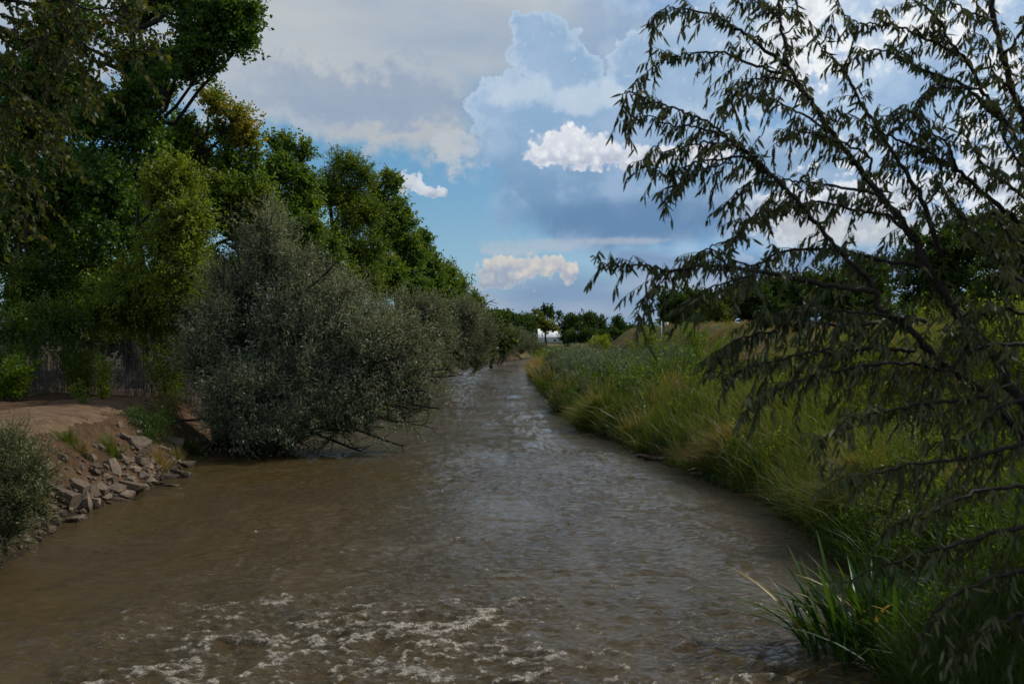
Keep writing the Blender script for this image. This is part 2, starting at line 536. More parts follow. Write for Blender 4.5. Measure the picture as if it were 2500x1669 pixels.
def _rock_c(g, p):
    oi = g.n.new('ShaderNodeObjectInfo')
    r = oi.outputs['Random']
    base = g.ramp(r, [(0, (0.062, 0.047, 0.033)), (0.5, (0.100, 0.077, 0.056)), (1, (0.160, 0.128, 0.094))])
    n = g.noise(p, 7, 6, 0.6)
    c = g.mix(g.ss(n, 0.35, 0.65), base, g.mix(1.0, base, (1.5, 1.4, 1.3), 'MULTIPLY'))
    sp = g.noise(p, 45, 4, 0.6)
    c = g.mix(g.ss(sp, 0.55, 0.72), c, g.mix(1.0, c, (0.5, 0.48, 0.45), 'MULTIPLY'))
    geo = g.n.new('ShaderNodeNewGeometry')
    z = g.sep(geo.outputs['Position'])[2]
    return g.mix(g.ss(g.add(z, g.mul(g.sub(n, 0.5), 0.12)), 0.14, 0.03), c, g.mix(1.0, c, (0.28, 0.25, 0.2), 'MULTIPLY'))
M['rock'] = rough_mat('broken_sandstone', _rock_c, 0.85, lambda g, p: g.add(g.noise(p, 9, 8, 0.62), g.mul(g.vor(p, 16, 2), 0.3)), 0.05)

def _soil_c(g, p):
    n1 = g.noise(p, 0.35, 5, 0.6)
    n2 = g.noise(p, 3.0, 6, 0.65)
    n3 = g.noise(p, 28.0, 4, 0.7)
    c = g.mix(g.ss(n2, 0.3, 0.7), (0.060, 0.034, 0.019), (0.125, 0.076, 0.043))
    c = g.mix(g.ss(n3, 0.55, 0.75), c, (0.17, 0.115, 0.072))
    c = g.mix(g.ss(n3, 0.42, 0.3), c, (0.05, 0.034, 0.022))
    X, Y, Z = g.sep(p)
    # right of the river and far off: dry grass litter over brown earth
    straw = g.mix(g.ss(n2, 0.35, 0.65), (0.10, 0.058, 0.034), (0.19, 0.135, 0.07))
    straw = g.mix(g.ss(g.add(n1, g.mul(n3, 0.3)), 0.55, 0.75), straw, (0.07, 0.085, 0.03))
    c = g.mix(g.ss(X, 0.0, 1.5), c, straw)
    # wet mud at the waterline
    c = g.mix(g.ss(g.add(Z, g.mul(g.sub(n2, 0.5), 0.25)), 0.28, 0.05), c, (0.03, 0.021, 0.014))
    # leaf litter under the trees beyond the fence
    c = g.mix(g.mul(g.ss(g.sub(Y, g.mul(n1, 3)), 31, 36), g.ss(X, -2, -6)), c, g.mix(g.ss(n3, 0.4, 0.6), (0.04, 0.03, 0.02), (0.10, 0.075, 0.045)))
    return c
M['soil'] = rough_mat('bank_soil', _soil_c, 0.97, lambda g, p: g.add(g.noise(p, 5, 8, 0.68), g.mul(g.vor(p, 22, 2), 0.35)), 0.10, 0.1)
def _path_c(g, p):
    n2 = g.noise(g.mix(1.0, p, (1.0, 2.2, 1.0), 'MULTIPLY'), 1.6, 7, 0.65)
    n3 = g.noise(p, 34.0, 3, 0.7)
    c = g.mix(g.ss(n2, 0.3, 0.7), (0.085, 0.052, 0.031), (0.160, 0.105, 0.066))
    c = g.mix(g.ss(n3, 0.56, 0.74), c, (0.20, 0.145, 0.098))
    return g.mix(g.ss(n3, 0.4, 0.28), c, (0.075, 0.05, 0.034))
M['path'] = rough_mat('trodden_dirt', _path_c, 0.97, lambda g, p: g.noise(p, 7, 8, 0.66), 0.05, 0.1)

# ------------------------------------------------------------------ terrain
_L = np.array([(-40, -8.6), (10, -7.4), (15, -7.7), (19, -8.5), (23, -8.3), (26, -8.7), (29, -9.3), (40, -8.9), (60, -8), (81, -7), (100, -5.6), (116, -4.2), (140, -0.6), (166, 4.4), (200, 14), (260, 40), (420, 120)], float)
_R = np.array([(-40, 3.1), (5, 3.0), (9, 3.5), (11, 4.0), (14, 4.9), (20, 5.3), (24, 4.75), (28.5, 4.1), (34, 3.1), (40, 2.45), (55, 1.9), (81, 1.6), (100, 1.5), (110, 1.9), (125, 4), (140, 8), (166, 16), (200, 27), (260, 54), (420, 136)], float)
def xl(y): return np.interp(y, _L[:, 0], _L[:, 1]) + 0.18 * perlin(np.asarray(y) * 0.9, 3.3)
def xr(y): return np.interp(y, _R[:, 0], _R[:, 1]) + 0.20 * perlin(np.asarray(y) * 0.8, 9.3) + 0.13 * perlin(np.asarray(y) * 2.3, 4.1)
def hgt(x, y):
    x = np.asarray(x, float); y = np.asarray(y, float)
    dl = xl(y) - x
    hl = np.interp(dl, [-3, -1.0, 0, 0.35, 0.9, 1.5, 2.3, 5, 12, 60], [-0.9, -0.45, -0.02, 0.35, 0.85, 1.3, 1.52, 1.6, 1.85, 2.2])
    dr = x - xr(y)
    hr = np.interp(dr, [-3, -1.0, 0, 0.4, 1.2, 3, 5, 60], [-0.9, -0.45, -0.02, 0.3, 0.75, 1.2, 1.6, 2.0])
    base = np.interp(y, [-40, 60, 100, 140, 200, 260, 420], [2.2, 2.0, 2.4, 9, 29, 56, 138])
    lv = x - base
    u = np.clip((lv - 5.5) / 4.5, 0, 1)
    w = np.clip((lv - 13) / 8, 0, 1)
    levee = np.interp(y, [10, 30, 60], [1.5, 2.0, 2.6]) * (u * u * (3 - 2 * u)) - 1.6 * (w * w * (3 - 2 * w))
    hr = hr + levee * np.clip(dr / 2, 0, 1)
    h = np.where(dl > dr, hl, hr)
    out = np.maximum(dl, dr)
    amp = np.clip(out * 0.25, 0, 1)
    h = h + amp * (0.10 * fbm(x * 0.6, y * 0.6, 3) + 0.05 * fbm(x * 2.3 + 9, y * 2.3, 3))
    h = h + amp * np.clip(dr / 12, 0, 1) * 0.35 * fbm(x * 0.12, y * 0.09 + 4, 2)
    h = np.where((out > 0) & (out < 2.5) & (dl > 0), h + 0.10 * fbm(x * 3.1, y * 3.1, 3) * np.clip(out * 2, 0, 1), h)
    return h

def on_ground(px, py, dmin=6, dmax=400):
    """where the sight line through a picture point meets the terrain"""
    d = np.concatenate([np.arange(dmin, 60, 0.05), np.arange(60, dmax, 0.5)])
    x = (px - 512) / F * d; z = H + (HOR - py) / F * d
    hit = np.nonzero(z <= np.maximum(hgt(x, d), -0.02))[0]
    i = hit[0] if len(hit) else len(d) - 1
    return np.array([x[i], d[i], z[i]])

def axis(segs):
    out = []
    for a, b, s in segs:
        out.append(np.arange(a, b, s))
    out.append([segs[-1][1]])
    return np.concatenate(out)
gx = np.concatenate([-np.geomspace(1500, 24, 16), axis([(-22, -12, 0.5), (-12, -6.4, 0.14), (-6.4, 1.0, 0.8), (1.0, 8.5, 0.2), (8.5, 26, 0.5)]), np.geomspace(28, 1500, 26)])
gy = np.concatenate([[-400, -100, -30, -10, 0], axis([(3, 14, 0.5), (14, 36, 0.14), (36, 70, 0.4), (70, 170, 1.5)]), np.geomspace(174, 4000, 26)])
GX, GY = np.meshgrid(gx, gy)
GZ = hgt(GX, np.clip(GY, -40, 420))
GZ = np.where(GY > 420, 2.0, GZ)
nx, ny = len(gx), len(gy)
ii = (np.arange(ny - 1)[:, None] * nx + np.arange(nx - 1)[None])
gq = np.stack([ii, ii + 1, ii + nx + 1, ii + nx], -1).reshape(-1, 4)
tag(link_mesh('ground', make_mesh('ground', np.stack([GX, GY, GZ], -1).reshape(-1, 3), [gq]), M['soil'], smooth=True), kind='structure')

# dirt path on the left bank, a sheet laid on the ground
pc = np.array([(-10.9, 12), (-11.0, 16), (-11.2, 20), (-11.6, 24), (-12.0, 28), (-12.2, 32.2)])
pp = smooth_path(np.c_[pc, np.zeros(len(pc))], per=16)[:, :2]
tw = np.linspace(-1, 1, 22)
PX = pp[:, 0][:, None] + tw[None] * (1.35 + 0.35 * fbm(pp[:, 1] * 0.5, 2.0, 2))[:, None]
PY = np.repeat(pp[:, 1][:, None], len(tw), 1)
PZ = hgt(PX, PY) + 0.012 + 0.02 * (1 - tw[None] ** 2) - 0.05 * (np.abs(tw[None]) > 0.98)
k = np.arange(PX.shape[0] - 1)[:, None] * len(tw) + np.arange(len(tw) - 1)[None]
tag(link_mesh('dirt_path', make_mesh('dirt_path', np.stack([PX, PY, PZ], -1).reshape(-1, 3), [np.stack([k, k + 1, k + len(tw) + 1, k + len(tw)], -1).reshape(-1, 4)]), M['path'], smooth=True), kind='structure')

# ------------------------------------------------------------------ river
wy = np.concatenate([np.arange(5.5, 9.4, 0.09), np.arange(9.4, 15, 0.034), np.arange(15, 20, 0.055), np.arange(20, 30, 0.085), np.geomspace(30, 420, 180)])
wt = np.linspace(0, 1, 340)
WY = np.repeat(wy[:, None], len(wt), 1)
wl, wr = xl(wy) - 0.9, xr(wy) + 0.9
WX = wl[:, None] + (wr - wl)[:, None] * wt[None]
def water_z(x, y):
    # broad swell crossing the river, short chop, and a churning riffle near the viewer
    qx = x + 0.5 * fbm(x * 0.3, y * 0.3 + 40, 2); qy = y + 0.5 * fbm(x * 0.3 + 70, y * 0.3, 2)
    rif = np.exp(-((y - 10.6) / 3.3) ** 2) * np.clip(1.2 - ((x + 0.7) / 5.0) ** 4, 0.0, 1)
    rif = np.clip(rif * (0.75 + 0.8 * fbm(x * 0.35 + 3, y * 0.45, 2)) + 0.30 * np.exp(-((y - 15.5) / 3.5) ** 2) * np.exp(-((x + 0.6) / 2.6) ** 2) * np.clip(0.5 + 1.6 * fbm(x * 0.5 + 9, y * 0.6 + 4, 2), 0, 1.6), 0, 1)
    calm = np.clip((y - 11) / 30, 0, 1)
    edge = np.clip(np.minimum(x - xl(y), xr(y) - x) / 1.4, 0.15, 1)
    z = 0.030 * fbm(qx * 0.9, qy * 2.0, 3) * edge * (1 + 0.5 * calm)
    z = z + 0.026 * fbm(qx * 2.6 + 11, qy * 5.6, 3) * edge * (1 + 0.8 * calm)
    r1 = 1 - np.abs(perlin(qx * 1.15 + 5, qy * 2.0)) * 2.4       # ridges
    r2 = 1 - np.abs(perlin(qx * 3.3 + 25, qy * 5.0)) * 2.2
    r3 = fbm(qx * 8 + 3, qy * 12, 3)
    r4 = fbm(x * 4.6 + 7, y * 6.4 + 2, 4)
    z = z + rif * edge * (0.135 * np.clip(r1, -0.4, 1) * (0.5 + 0.9 * perlin(x * 0.9, y * 1.3 + 8)) + 0.045 * np.clip(r2, -0.3, 1) + 0.022 * r3)
    patch = fbm(x * 1.3 + 31, y * 1.9 + 2, 3)
    r5 = fbm(x * 9.0 + 7, y * 13.0 + 2, 3)
    core = rif * np.exp(-((x + 1.2) / 2.9) ** 2) * np.clip(1.35 - (y - 10.3) * 0.28, 0.25, 1.3) + 0.40 * rif
    foam = core * np.clip(np.clip(r1, 0, 1) * 0.45 + np.clip(r2, 0, 1) * 0.60 + 0.50 * patch + 0.60 * r4 + 0.70 * r5 - 0.60, 0, 1) * 2.0
    fl = np.clip(fbm(x * 1.5 + 60, y * 2.2 + 8, 4) + 0.5 * r4 + 0.3 * r5 - 0.56, 0, 1) * 3.5 * np.clip(1 - (y - 13) / 11, 0, 1) * np.clip(1.1 - ((x + 1) / 5) ** 2, 0, 1)
    foam = np.clip(foam + fl, 0, 1)
    z = z + 0.030 * foam * (0.35 + 1.4 * fbm(x * 11, y * 13 + 5, 2))
    return z, foam, rif
WZ, WF, WR = water_z(WX, WY)
n = len(wt)
k = np.arange(len(wy) - 1)[:, None] * n + np.arange(n - 1)[None]
wq = np.stack([k, k + 1, k + n + 1, k + n], -1).reshape(-1, 4)
m, g, out = mat_new('muddy_water')
bs = g.n.new('ShaderNodeBsdfPrincipled')
tc = g.n.new('ShaderNodeTexCoord'); p = tc.outputs['Object']
fo = attr(g, 'foam')
X, Y, Z = g.sep(p)
pa = g.xyz(X, g.mul(Y, 1.9), 0.0)
na = g.noise(pa, 22, 5, 0.7)
nb_ = g.noise(pa, 90, 3, 0.6)
lace = g.add(g.mul(na, 0.75), g.mul(nb_, 0.4))
fm = g.mul(g.ss(g.add(fo, g.mul(g.sub(lace, 0.62), 4.0)), 0.25, 1.1), g.ss(fo, 0.02, 0.25))
mud = g.mix(g.noise(pa, 0.35, 4, 0.6), (0.044, 0.030, 0.0105), (0.070, 0.049, 0.019))
g.put(bs.inputs['Base Color'], g.mix(fm, mud, g.mix(g.ss(nb_, 0.38, 0.58), (0.26, 0.20, 0.12), (0.74, 0.69, 0.60))))
g.put(bs.inputs['Roughness'], g.add(0.05, g.mul(fm, 0.35)))
bs.inputs['IOR'].default_value = 1.33
bn = g.n.new('ShaderNodeBump'); bn.inputs['Distance'].default_value = 0.075; bn.inputs['Strength'].default_value = 1.0
rip = g.noise(g.xyz(X, g.mul(Y, 2.2), 0.0), 5.0, 6, 0.62, 0.4)
rip2 = g.noise(g.xyz(X, g.mul(Y, 1.8), 4.0), 17.0, 4, 0.6, 0.3)
slick = g.ss(g.noise(g.xyz(g.mul(X, 0.5), g.mul(Y, 0.28), 0.0), 1.0, 3, 0.55, 0.8), 0.35, 0.6, 0.35, 1.35)
g.put(bn.inputs['Height'], g.add(g.mul(g.add(rip, g.mul(rip2, 0.16)), slick), g.mul(g.mul(na, fm), 0.5)))
g.l.new(bn.outputs[0], bs.inputs['Normal'])
g.l.new(bs.outputs[0], out.inputs[0])
M['water'] = m
tag(link_mesh('river', make_mesh('river', np.stack([WX, WY, WZ], -1).reshape(-1, 3), [wq], {'foam': WF.ravel()}), m, smooth=True), kind='structure')

#--TERRAIN-END
# ------------------------------------------------------------------ foliage builders
def rhombi(P, d, nrm, L, W, fold=0.15):
    """one small folded quad per leaf"""
    s = norm(np.cross(d, nrm))
    L = L[:, None]; W = W[:, None]
    mid = P + d * L * 0.45
    v = np.stack([P, mid + s * W * 0.5 + nrm * W * fold, P + d * L, mid - s * W * 0.5 + nrm * W * fold], 1)
    q = np.arange(len(P) * 4).reshape(-1, 4)
    return v.reshape(-1, 3), q

def leaf_mesh(name, P, d, nrm, L, W, tint, mat, parent, kind='stuff', fold=0.15):
    v, q = rhombi(P, d, nrm, L, W, fold)
    me = make_mesh(name, v, [q], {'tint': np.repeat(np.clip(tint, 0, 1), 4)})
    o = link_mesh(name, me, mat, parent)
    o['kind'] = kind
    return o

def rand_unit(n, rng):
    return norm(rng.normal(size=(n, 3)))

def instancer(key, objs):
    """geometry node tree that sets one of the given sprays on every point (uncountable foliage)"""
    ng = bpy.data.node_groups.new(key, 'GeometryNodeTree')
    ng.interface.new_socket('Geometry', in_out='INPUT', socket_type='NodeSocketGeometry')
    ng.interface.new_socket('Geometry', in_out='OUTPUT', socket_type='NodeSocketGeometry')
    gi = ng.nodes.new('NodeGroupInput'); go = ng.nodes.new('NodeGroupOutput')
    iop = ng.nodes.new('GeometryNodeInstanceOnPoints')
    g2i = ng.nodes.new('GeometryNodeGeometryToInstance')
    for o in objs:
        oi = ng.nodes.new('GeometryNodeObjectInfo')
        oi.inputs['Object'].default_value = o
        oi.transform_space = 'ORIGINAL'
        ng.links.new(oi.outputs['Geometry'], g2i.inputs[0])
    def na(nm, ty):
        nd = ng.nodes.new('GeometryNodeInputNamedAttribute')
        nd.data_type = ty; nd.inputs[0].default_value = nm
        return nd.outputs['Attribute']
    L_ = ng.links.new
    L_(gi.outputs[0], iop.inputs['Points']); L_(g2i.outputs[0], iop.inputs['Instance'])
    iop.inputs['Pick Instance'].default_value = True
    L_(na('idx', 'INT'), iop.inputs['Instance Index'])
    L_(na('rot', 'FLOAT_VECTOR'), iop.inputs['Rotation'])
    L_(na('scl', 'FLOAT'), iop.inputs['Scale'])
    L_(iop.outputs[0], go.inputs[0])
    return ng

def scatter_object(name, pts, rot, scl, idx, ctint, ng, mat, parent=None):
    me = bpy.data.meshes.new(name)
    me.vertices.add(len(pts))
    me.vertices.foreach_set('co', np.ascontiguousarray(pts, dtype=np.float32).ravel())
    a = me.attributes.new('rot', 'FLOAT_VECTOR', 'POINT'); a.data.foreach_set('vector', np.ascontiguousarray(rot, dtype=np.float32).ravel())
    a = me.attributes.new('scl', 'FLOAT', 'POINT'); a.data.foreach_set('value', np.ascontiguousarray(scl, dtype=np.float32))
    a = me.attributes.new('idx', 'INT', 'POINT'); a.data.foreach_set('value', np.ascontiguousarray(idx, dtype=np.int32))
    a = me.attributes.new('ctint', 'FLOAT', 'POINT'); a.data.foreach_set('value', np.ascontiguousarray(ctint, dtype=np.float32))
    me.update()
    o = link_mesh(name, me, mat, parent)
    md = o.modifiers.new('scatter', 'NODES'); md.node_group = ng
    o['kind'] = 'stuff'
    return o

_SPRAY = {}
def spray_group(style, mat):
    key = (style, mat.name)
    if key in _SPRAY: return _SPRAY[key]
    st = STYLE[style]; r = np.random.default_rng(len(_SPRAY) + 900)
    objs = []
    for k_ in range(7):
        per = st['per']; nt = st['tw']
        td = norm(np.array([0, 0, 1.0]) * st['out'] + r.normal(0, 0.62, (nt, 3)))
        tl = st['cr'] * r.uniform(0.55, 1.25, nt)
        ti = r.integers(0, nt, per); t = r.random(per) ** 0.8
        P = td[ti] * (t * tl[ti])[:, None] + r.normal(0, 0.05 * st['cr'] + 0.015, (per, 3))
        d = norm(td[ti] * 0.6 + r.normal(0, 0.6, (per, 3)))
        nr = norm(r.normal(0, 0.85, (per, 3)) + np.array([0, 0, 0.5])); nr = norm(np.cross(np.cross(d, nr), d))
        L = st['L'] * r.uniform(0.6, 1.3, per); W = st['W'] * r.uniform(0.6, 1.25, per)
        v, q = rhombi(P, d, nr, L, W)
        tt = np.repeat(np.clip(0.5 + r.normal(0, 0.10, per), 0, 1), 4)
        k2 = MB(); k2.add(v, [q], tt)
        for i in range(nt):
            k2.tube(np.array([[0, 0, 0], td[i] * tl[i] * 0.5 + r.normal(0, 0.02, 3), td[i] * tl[i]]), np.array([0.012, 0.007, 0.003]) * st['cr'] / 0.7, 3, 0.02, cap=False)
        me = make_mesh('spray', np.concatenate(k2.v), [np.concatenate(x) for x in k2.f.values()], {'tint': np.concatenate(k2.t)})
        me.materials.append(mat)
        objs.append(bpy.data.objects.new('spray', me))
    _SPRAY[key] = instancer('spray_' + style, objs)
    return _SPRAY[key]

STYLE = {
    # spray radius, leaves per spray, leaf length, leaf width, twigs, outward bias
    'cotton': dict(cr=0.62, per=95, L=0.120, W=0.105, tw=7, out=0.5),
    'elm': dict(cr=0.80, per=150, L=0.095, W=0.056, tw=9, out=0.75),
    'olive': dict(cr=1.10, per=130, L=0.115, W=0.026, tw=6, out=2.2),
    'far': dict(cr=0.9, per=80, L=0.26, W=0.22, tw=7, out=0.5),
}

def split_lobes(lobes, k, f, rng):
    out = []
    for l in lobes:
        c = np.array(l[:3]); r = np.array(l[3:6])
        for u in rand_unit(k, rng):
            g_ = f * rng.uniform(0.75, 1.15)
            out.append((*(c + u * r * (1.03 - g_)), *(r * g_)))
    return out

def make_crown(parent, origin, lobes, n, style, mat, rng, tint0=0.4, tintf=None, lscale=1.0, ragged=0.22, inner=0.35, name='crown', dens=1.7):
    st = STYLE[style]
    if style in ('cotton', 'elm', 'olive'):
        lobes = split_lobes(lobes, 6, 0.5, rng)
    C = np.array([l[:3] for l in lobes]); R = np.array([l[3:6] for l in lobes])
    wgt = R[:, 0] * R[:, 1] + R[:, 1] * R[:, 2] + R[:, 0] * R[:, 2]
    nc = max(8, int(n * dens / st['per']))
    li = rng.choice(len(lobes), nc, p=wgt / wgt.sum())
    u = rand_unit(nc, rng)
    rr = np.maximum(rng.random(nc) ** 0.42, inner)
    bump = 1 + ragged * np.sin(u[:, 0] * 5.1 + li * 1.7) * np.sin(u[:, 2] * 4.3 + li) + rng.normal(0, ragged * 0.30, nc)
    cr = st['cr'] * lscale
    Rr = np.maximum(R - cr * (0.3 if st['out'] < 1.5 else 0.5), R * 0.45)
    cc = C[li] + u * Rr[li] * (rr * bump)[:, None]
    kk = cc[:, 2] > 0.25; cc = cc[kk]; u = u[kk]; nc = len(cc)
    outd = norm(u[:nc] * (1.0 if st['out'] < 1.5 else 0.8) + rng.normal(0, 0.3, (nc, 3)) + np.array([0, 0, 0.35 if st['out'] < 1.5 else 0.75]))
    yaw = np.arctan2(outd[:, 1], outd[:, 0]); tilt = np.arccos(np.clip(outd[:, 2], -1, 1))
    # Z of the spray points along outd: euler XYZ (0, tilt, yaw)
    rot = np.stack([np.zeros(nc), tilt, yaw], -1)
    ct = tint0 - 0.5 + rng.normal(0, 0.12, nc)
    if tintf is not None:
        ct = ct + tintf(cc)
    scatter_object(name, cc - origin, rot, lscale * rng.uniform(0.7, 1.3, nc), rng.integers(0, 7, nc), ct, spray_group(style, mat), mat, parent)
    return cc
def wander(a, b, rng, n=6, amp=0.08, sag=0.0):
    t = np.linspace(0, 1, n)[:, None]
    ln = np.linalg.norm(b - a)
    p = a * (1 - t) + b * t
    w = rng.normal(0, amp * ln / 3, (n, 3)); w[0] = 0; w[-1] = 0
    p = p + w
    p[:, 2] += sag * ln * (4 * t * (1 - t))[:, 0]
    return p

def px_lobes(items, dd=None):
    out = []
    for it in items:
        px, py, d, rx, ry = it[:5]
        c = at(px, py, d)
        r = it[5] if len(it) > 5 else rx / F * d * 0.9
        out.append((*c, rx / F * d, r, ry / F * d))
    return out

def tree(name, label, group, base_px, d, lobes, n, style, mat, seed, trunk_r=0.22, stems=1, twigs=40, cat='tree', lean=0.0,
         tint0=0.4, tintf=None, lscale=1.0, ragged=0.22, bark='bark', inner=0.35, base_xy=None, fork=0.45):
    rng = np.random.default_rng(seed)
    if base_xy is None:
        base_xy = ((base_px - 512) / F * d, d)
    bz = float(hgt(*base_xy))
    org = np.array([base_xy[0], base_xy[1], max(bz, -0.1) - 0.12])
    root = thing(name, org, label, cat, group)
    lb = px_lobes(lobes)
    C = np.array([l[:3] for l in lb])
    cc = make_crown(root, org, lb, n, style, mat, rng, tint0, tintf, lscale, ragged, inner)
    mb = MB()
    z0 = C[:, 2].min(); cen = C.mean(0)
    for s in range(stems):
        a = org + np.array([rng.normal(0, 0.25), rng.normal(0, 0.25), 0]) * (stems > 1)
        tgt = np.array([cen[0] * 0.35 + org[0] * 0.65, cen[1], z0 + (C[:, 2].max() - z0) * 0.85])
        tr = wander(a, tgt, rng, 9, 0.05)
        rr = np.linspace(trunk_r, trunk_r * 0.25, 9); rr[0] *= 1.35
        mb.tube(tr - org, rr, 8, 0.4)
        mine = range(len(C)) if stems == 1 else [i for i in range(len(C)) if i % stems == s]
        for i in mine:
            h = np.clip((C[i][2] - org[2]) / max(tgt[2] - org[2], 0.1) * rng.uniform(0.80, 0.97), 0.15, 0.97)
            st_ = tr[int(h * 8)]
            br = wander(st_, C[i], rng, 6, 0.10, -0.04)
            mb.tube(br - org, np.linspace(trunk_r * 0.34, trunk_r * 0.12, 6), 6, 0.4)
            near = np.argsort(np.linalg.norm(cc - C[i], axis=1))[:max(2, int(2.2 * twigs / max(1, len(C))))]
            for j in near[::2]:
                q = br[rng.integers(4, 6)]
                mb.tube(wander(q, cc[j], rng, 5, 0.12) - org, np.linspace(trunk_r * 0.13, trunk_r * 0.03, 5), 4, 0.5, cap=False)
    mb.build('trunk', M[bark], root, smooth=True)
    return root

# ---- left bank trees
GL = 'tall trees along the left bank'
def yellow_tip(P):
    a = np.exp(-(((P[:, 0] + 13.2) / 1.3) ** 2 + ((P[:, 2] - 14.0) / 1.3) ** 2)) + 0.9 * np.exp(-(((P[:, 0] + 11.8) / 0.8) ** 2 + ((P[:, 2] - 12.9) / 0.9) ** 2))
    return 0.26 * a
tree('cottonwood', 'tallest dark cottonwood with its crown overhanging past the top of the frame at the left', GL, 138, 37,
     [(218, 32, 36, 34, 34, 1.6), (238, 8, 36, 26, 26, 1.4), (243, 42, 36, 14, 16, 0.8), (196, 52, 36, 24, 18, 1.2), (150, 80, 37, 24, 17, 1.3), (160, 92, 37, 16, 8, 0.9), (112, 128, 36, 42, 30, 2.0),
      (60, 30, 38, 42, 34, 2), (150, 4, 38, 60, 30, 2), (150, 60, 37.5, 40, 30, 1.8), (60, 90, 38, 36, 26, 2), (22, 100, 38, 42, 50, 2.5), (140, 105, 36.2, 28, 26, 1.4), (140, 140, 36, 26, 24, 1.4), (168, 76, 35.5, 20, 16, 1.0), (200, 74, 36, 22, 14, 1.0), (96, 180, 35.5, 52, 44, 2.2),
      (112, 225, 35.5, 38, 48, 1.8), (40, 205, 36, 50, 50, 2.4), (225, -45, 37, 55, 40, 2.4), (110, -50, 38, 90, 50, 3), (205, 15, 36, 40, 30, 1.8)],
     95000, 'cotton', M['cotton'], 11, 0.32, twigs=120, tint0=0.30)
tree('elm', 'pale green elm leaning out in front of the dark cottonwood behind the fence', GL, 150, 35,
     [(168, 185, 33, 24, 28), (190, 215, 32.5, 15, 20), (168, 240, 32.5, 32, 34), (186, 262, 32, 20, 24), (172, 292, 32, 22, 20), (138, 282, 32.5, 34, 26), (120, 312, 33, 34, 14), (165, 318, 33, 30, 14), (195, 310, 33, 20, 20)],
     42000, 'elm', M['elm'], 12, 0.16, twigs=60, tint0=0.70)
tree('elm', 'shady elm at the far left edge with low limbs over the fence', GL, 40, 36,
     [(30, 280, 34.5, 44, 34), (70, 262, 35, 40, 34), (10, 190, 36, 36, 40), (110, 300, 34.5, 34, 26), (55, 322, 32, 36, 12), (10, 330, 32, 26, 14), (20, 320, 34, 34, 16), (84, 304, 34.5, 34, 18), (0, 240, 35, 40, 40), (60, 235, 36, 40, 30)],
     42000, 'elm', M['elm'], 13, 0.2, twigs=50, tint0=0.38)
tree('cottonwood', 'cottonwood with yellowing leaf tips at the top of its crown', GL, 205, 47,
     [(216, 103, 45, 14, 15), (232, 125, 45, 22, 22), (254, 138, 45, 11, 10), (186, 130, 45, 12, 14), (174, 126, 45, 7, 6), (196, 158, 45, 28, 34), (176, 148, 45, 24, 24), (240, 168, 45, 26, 36), (215, 215, 44, 42, 44), (255, 225, 44, 30, 50), (205, 285, 43, 38, 44)],
     52000, 'cotton', M['cotton'], 14, 0.30, twigs=70, tint0=0.56, tintf=yellow_tip)
tree('cottonwood', 'cottonwood with two small upright tufts on its crown, right of the yellow tipped one', GL, 285, 53,
     [(283, 146, 52, 9, 12), (300, 152, 52, 7, 12), (276, 178, 51, 22, 20), (302, 195, 51, 20, 30), (280, 230, 50, 34, 40), (315, 250, 49, 30, 36), (250, 290, 47, 34, 40)],
     46000, 'cotton', M['cotton'], 15, 0.3, twigs=60, tint0=0.50, lscale=1.1)
tree('elm', 'airy topped elm showing its pale limbs against the sky', GL, 335, 57,
     [(345, 163, 55, 18, 12), (362, 178, 55, 12, 12), (325, 182, 55, 14, 20), (340, 200, 55, 26, 20), (365, 215, 55, 22, 26), (345, 240, 54, 34, 28), (330, 280, 52, 34, 36), (372, 268, 54, 26, 32)],
     44000, 'elm', M['elm'], 16, 0.26, twigs=60, tint0=0.56, lscale=1.15)
tree('cottonwood', 'broad cottonwood standing over the river bend left of the small white cloud', GL, 375, 68,
     [(390, 180, 66, 11, 12), (378, 198, 66, 14, 20), (396, 205, 66, 9, 20), (385, 235, 66, 28, 30), (403, 232, 66, 14, 22), (385, 280, 64, 32, 34), (412, 262, 66, 16, 26)],
     34000, 'cotton', M['cotton'], 17, 0.3, twigs=50, tint0=0.52, lscale=1.25)
tree('cottonwood', 'dark rounded cottonwood leaning over the olive shrubs in the middle distance', GL, 408, 80,
     [(418, 248, 76, 14, 16), (428, 268, 78, 12, 22), (412, 285, 75, 22, 28), (432, 295, 78, 16, 24), (440, 275, 84, 10, 16)],
     22000, 'cotton', M['cotton'], 18, 0.28, twigs=30, tint0=0.44, lscale=1.4)
tree('cottonwood', 'rounded cottonwood at the low end of the left bank tree row', GL, 450, 96,
     [(446, 280, 90, 12, 16), (460, 290, 94, 14, 18), (474, 305, 98, 9, 13), (455, 312, 92, 20, 18), (438, 300, 90, 14, 24)],
     20000, 'cotton', M['cotton'], 19, 0.26, twigs=30, tint0=0.55, lscale=1.5)
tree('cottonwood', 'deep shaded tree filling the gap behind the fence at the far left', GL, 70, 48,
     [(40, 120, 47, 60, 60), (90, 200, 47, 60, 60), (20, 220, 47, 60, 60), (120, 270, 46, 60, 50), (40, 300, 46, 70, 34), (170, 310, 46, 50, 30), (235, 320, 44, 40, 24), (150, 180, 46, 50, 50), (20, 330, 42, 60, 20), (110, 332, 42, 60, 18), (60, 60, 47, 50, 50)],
     34000, 'cotton', M['cotton'], 20, 0.4, twigs=30, tint0=0.22, lscale=1.5)

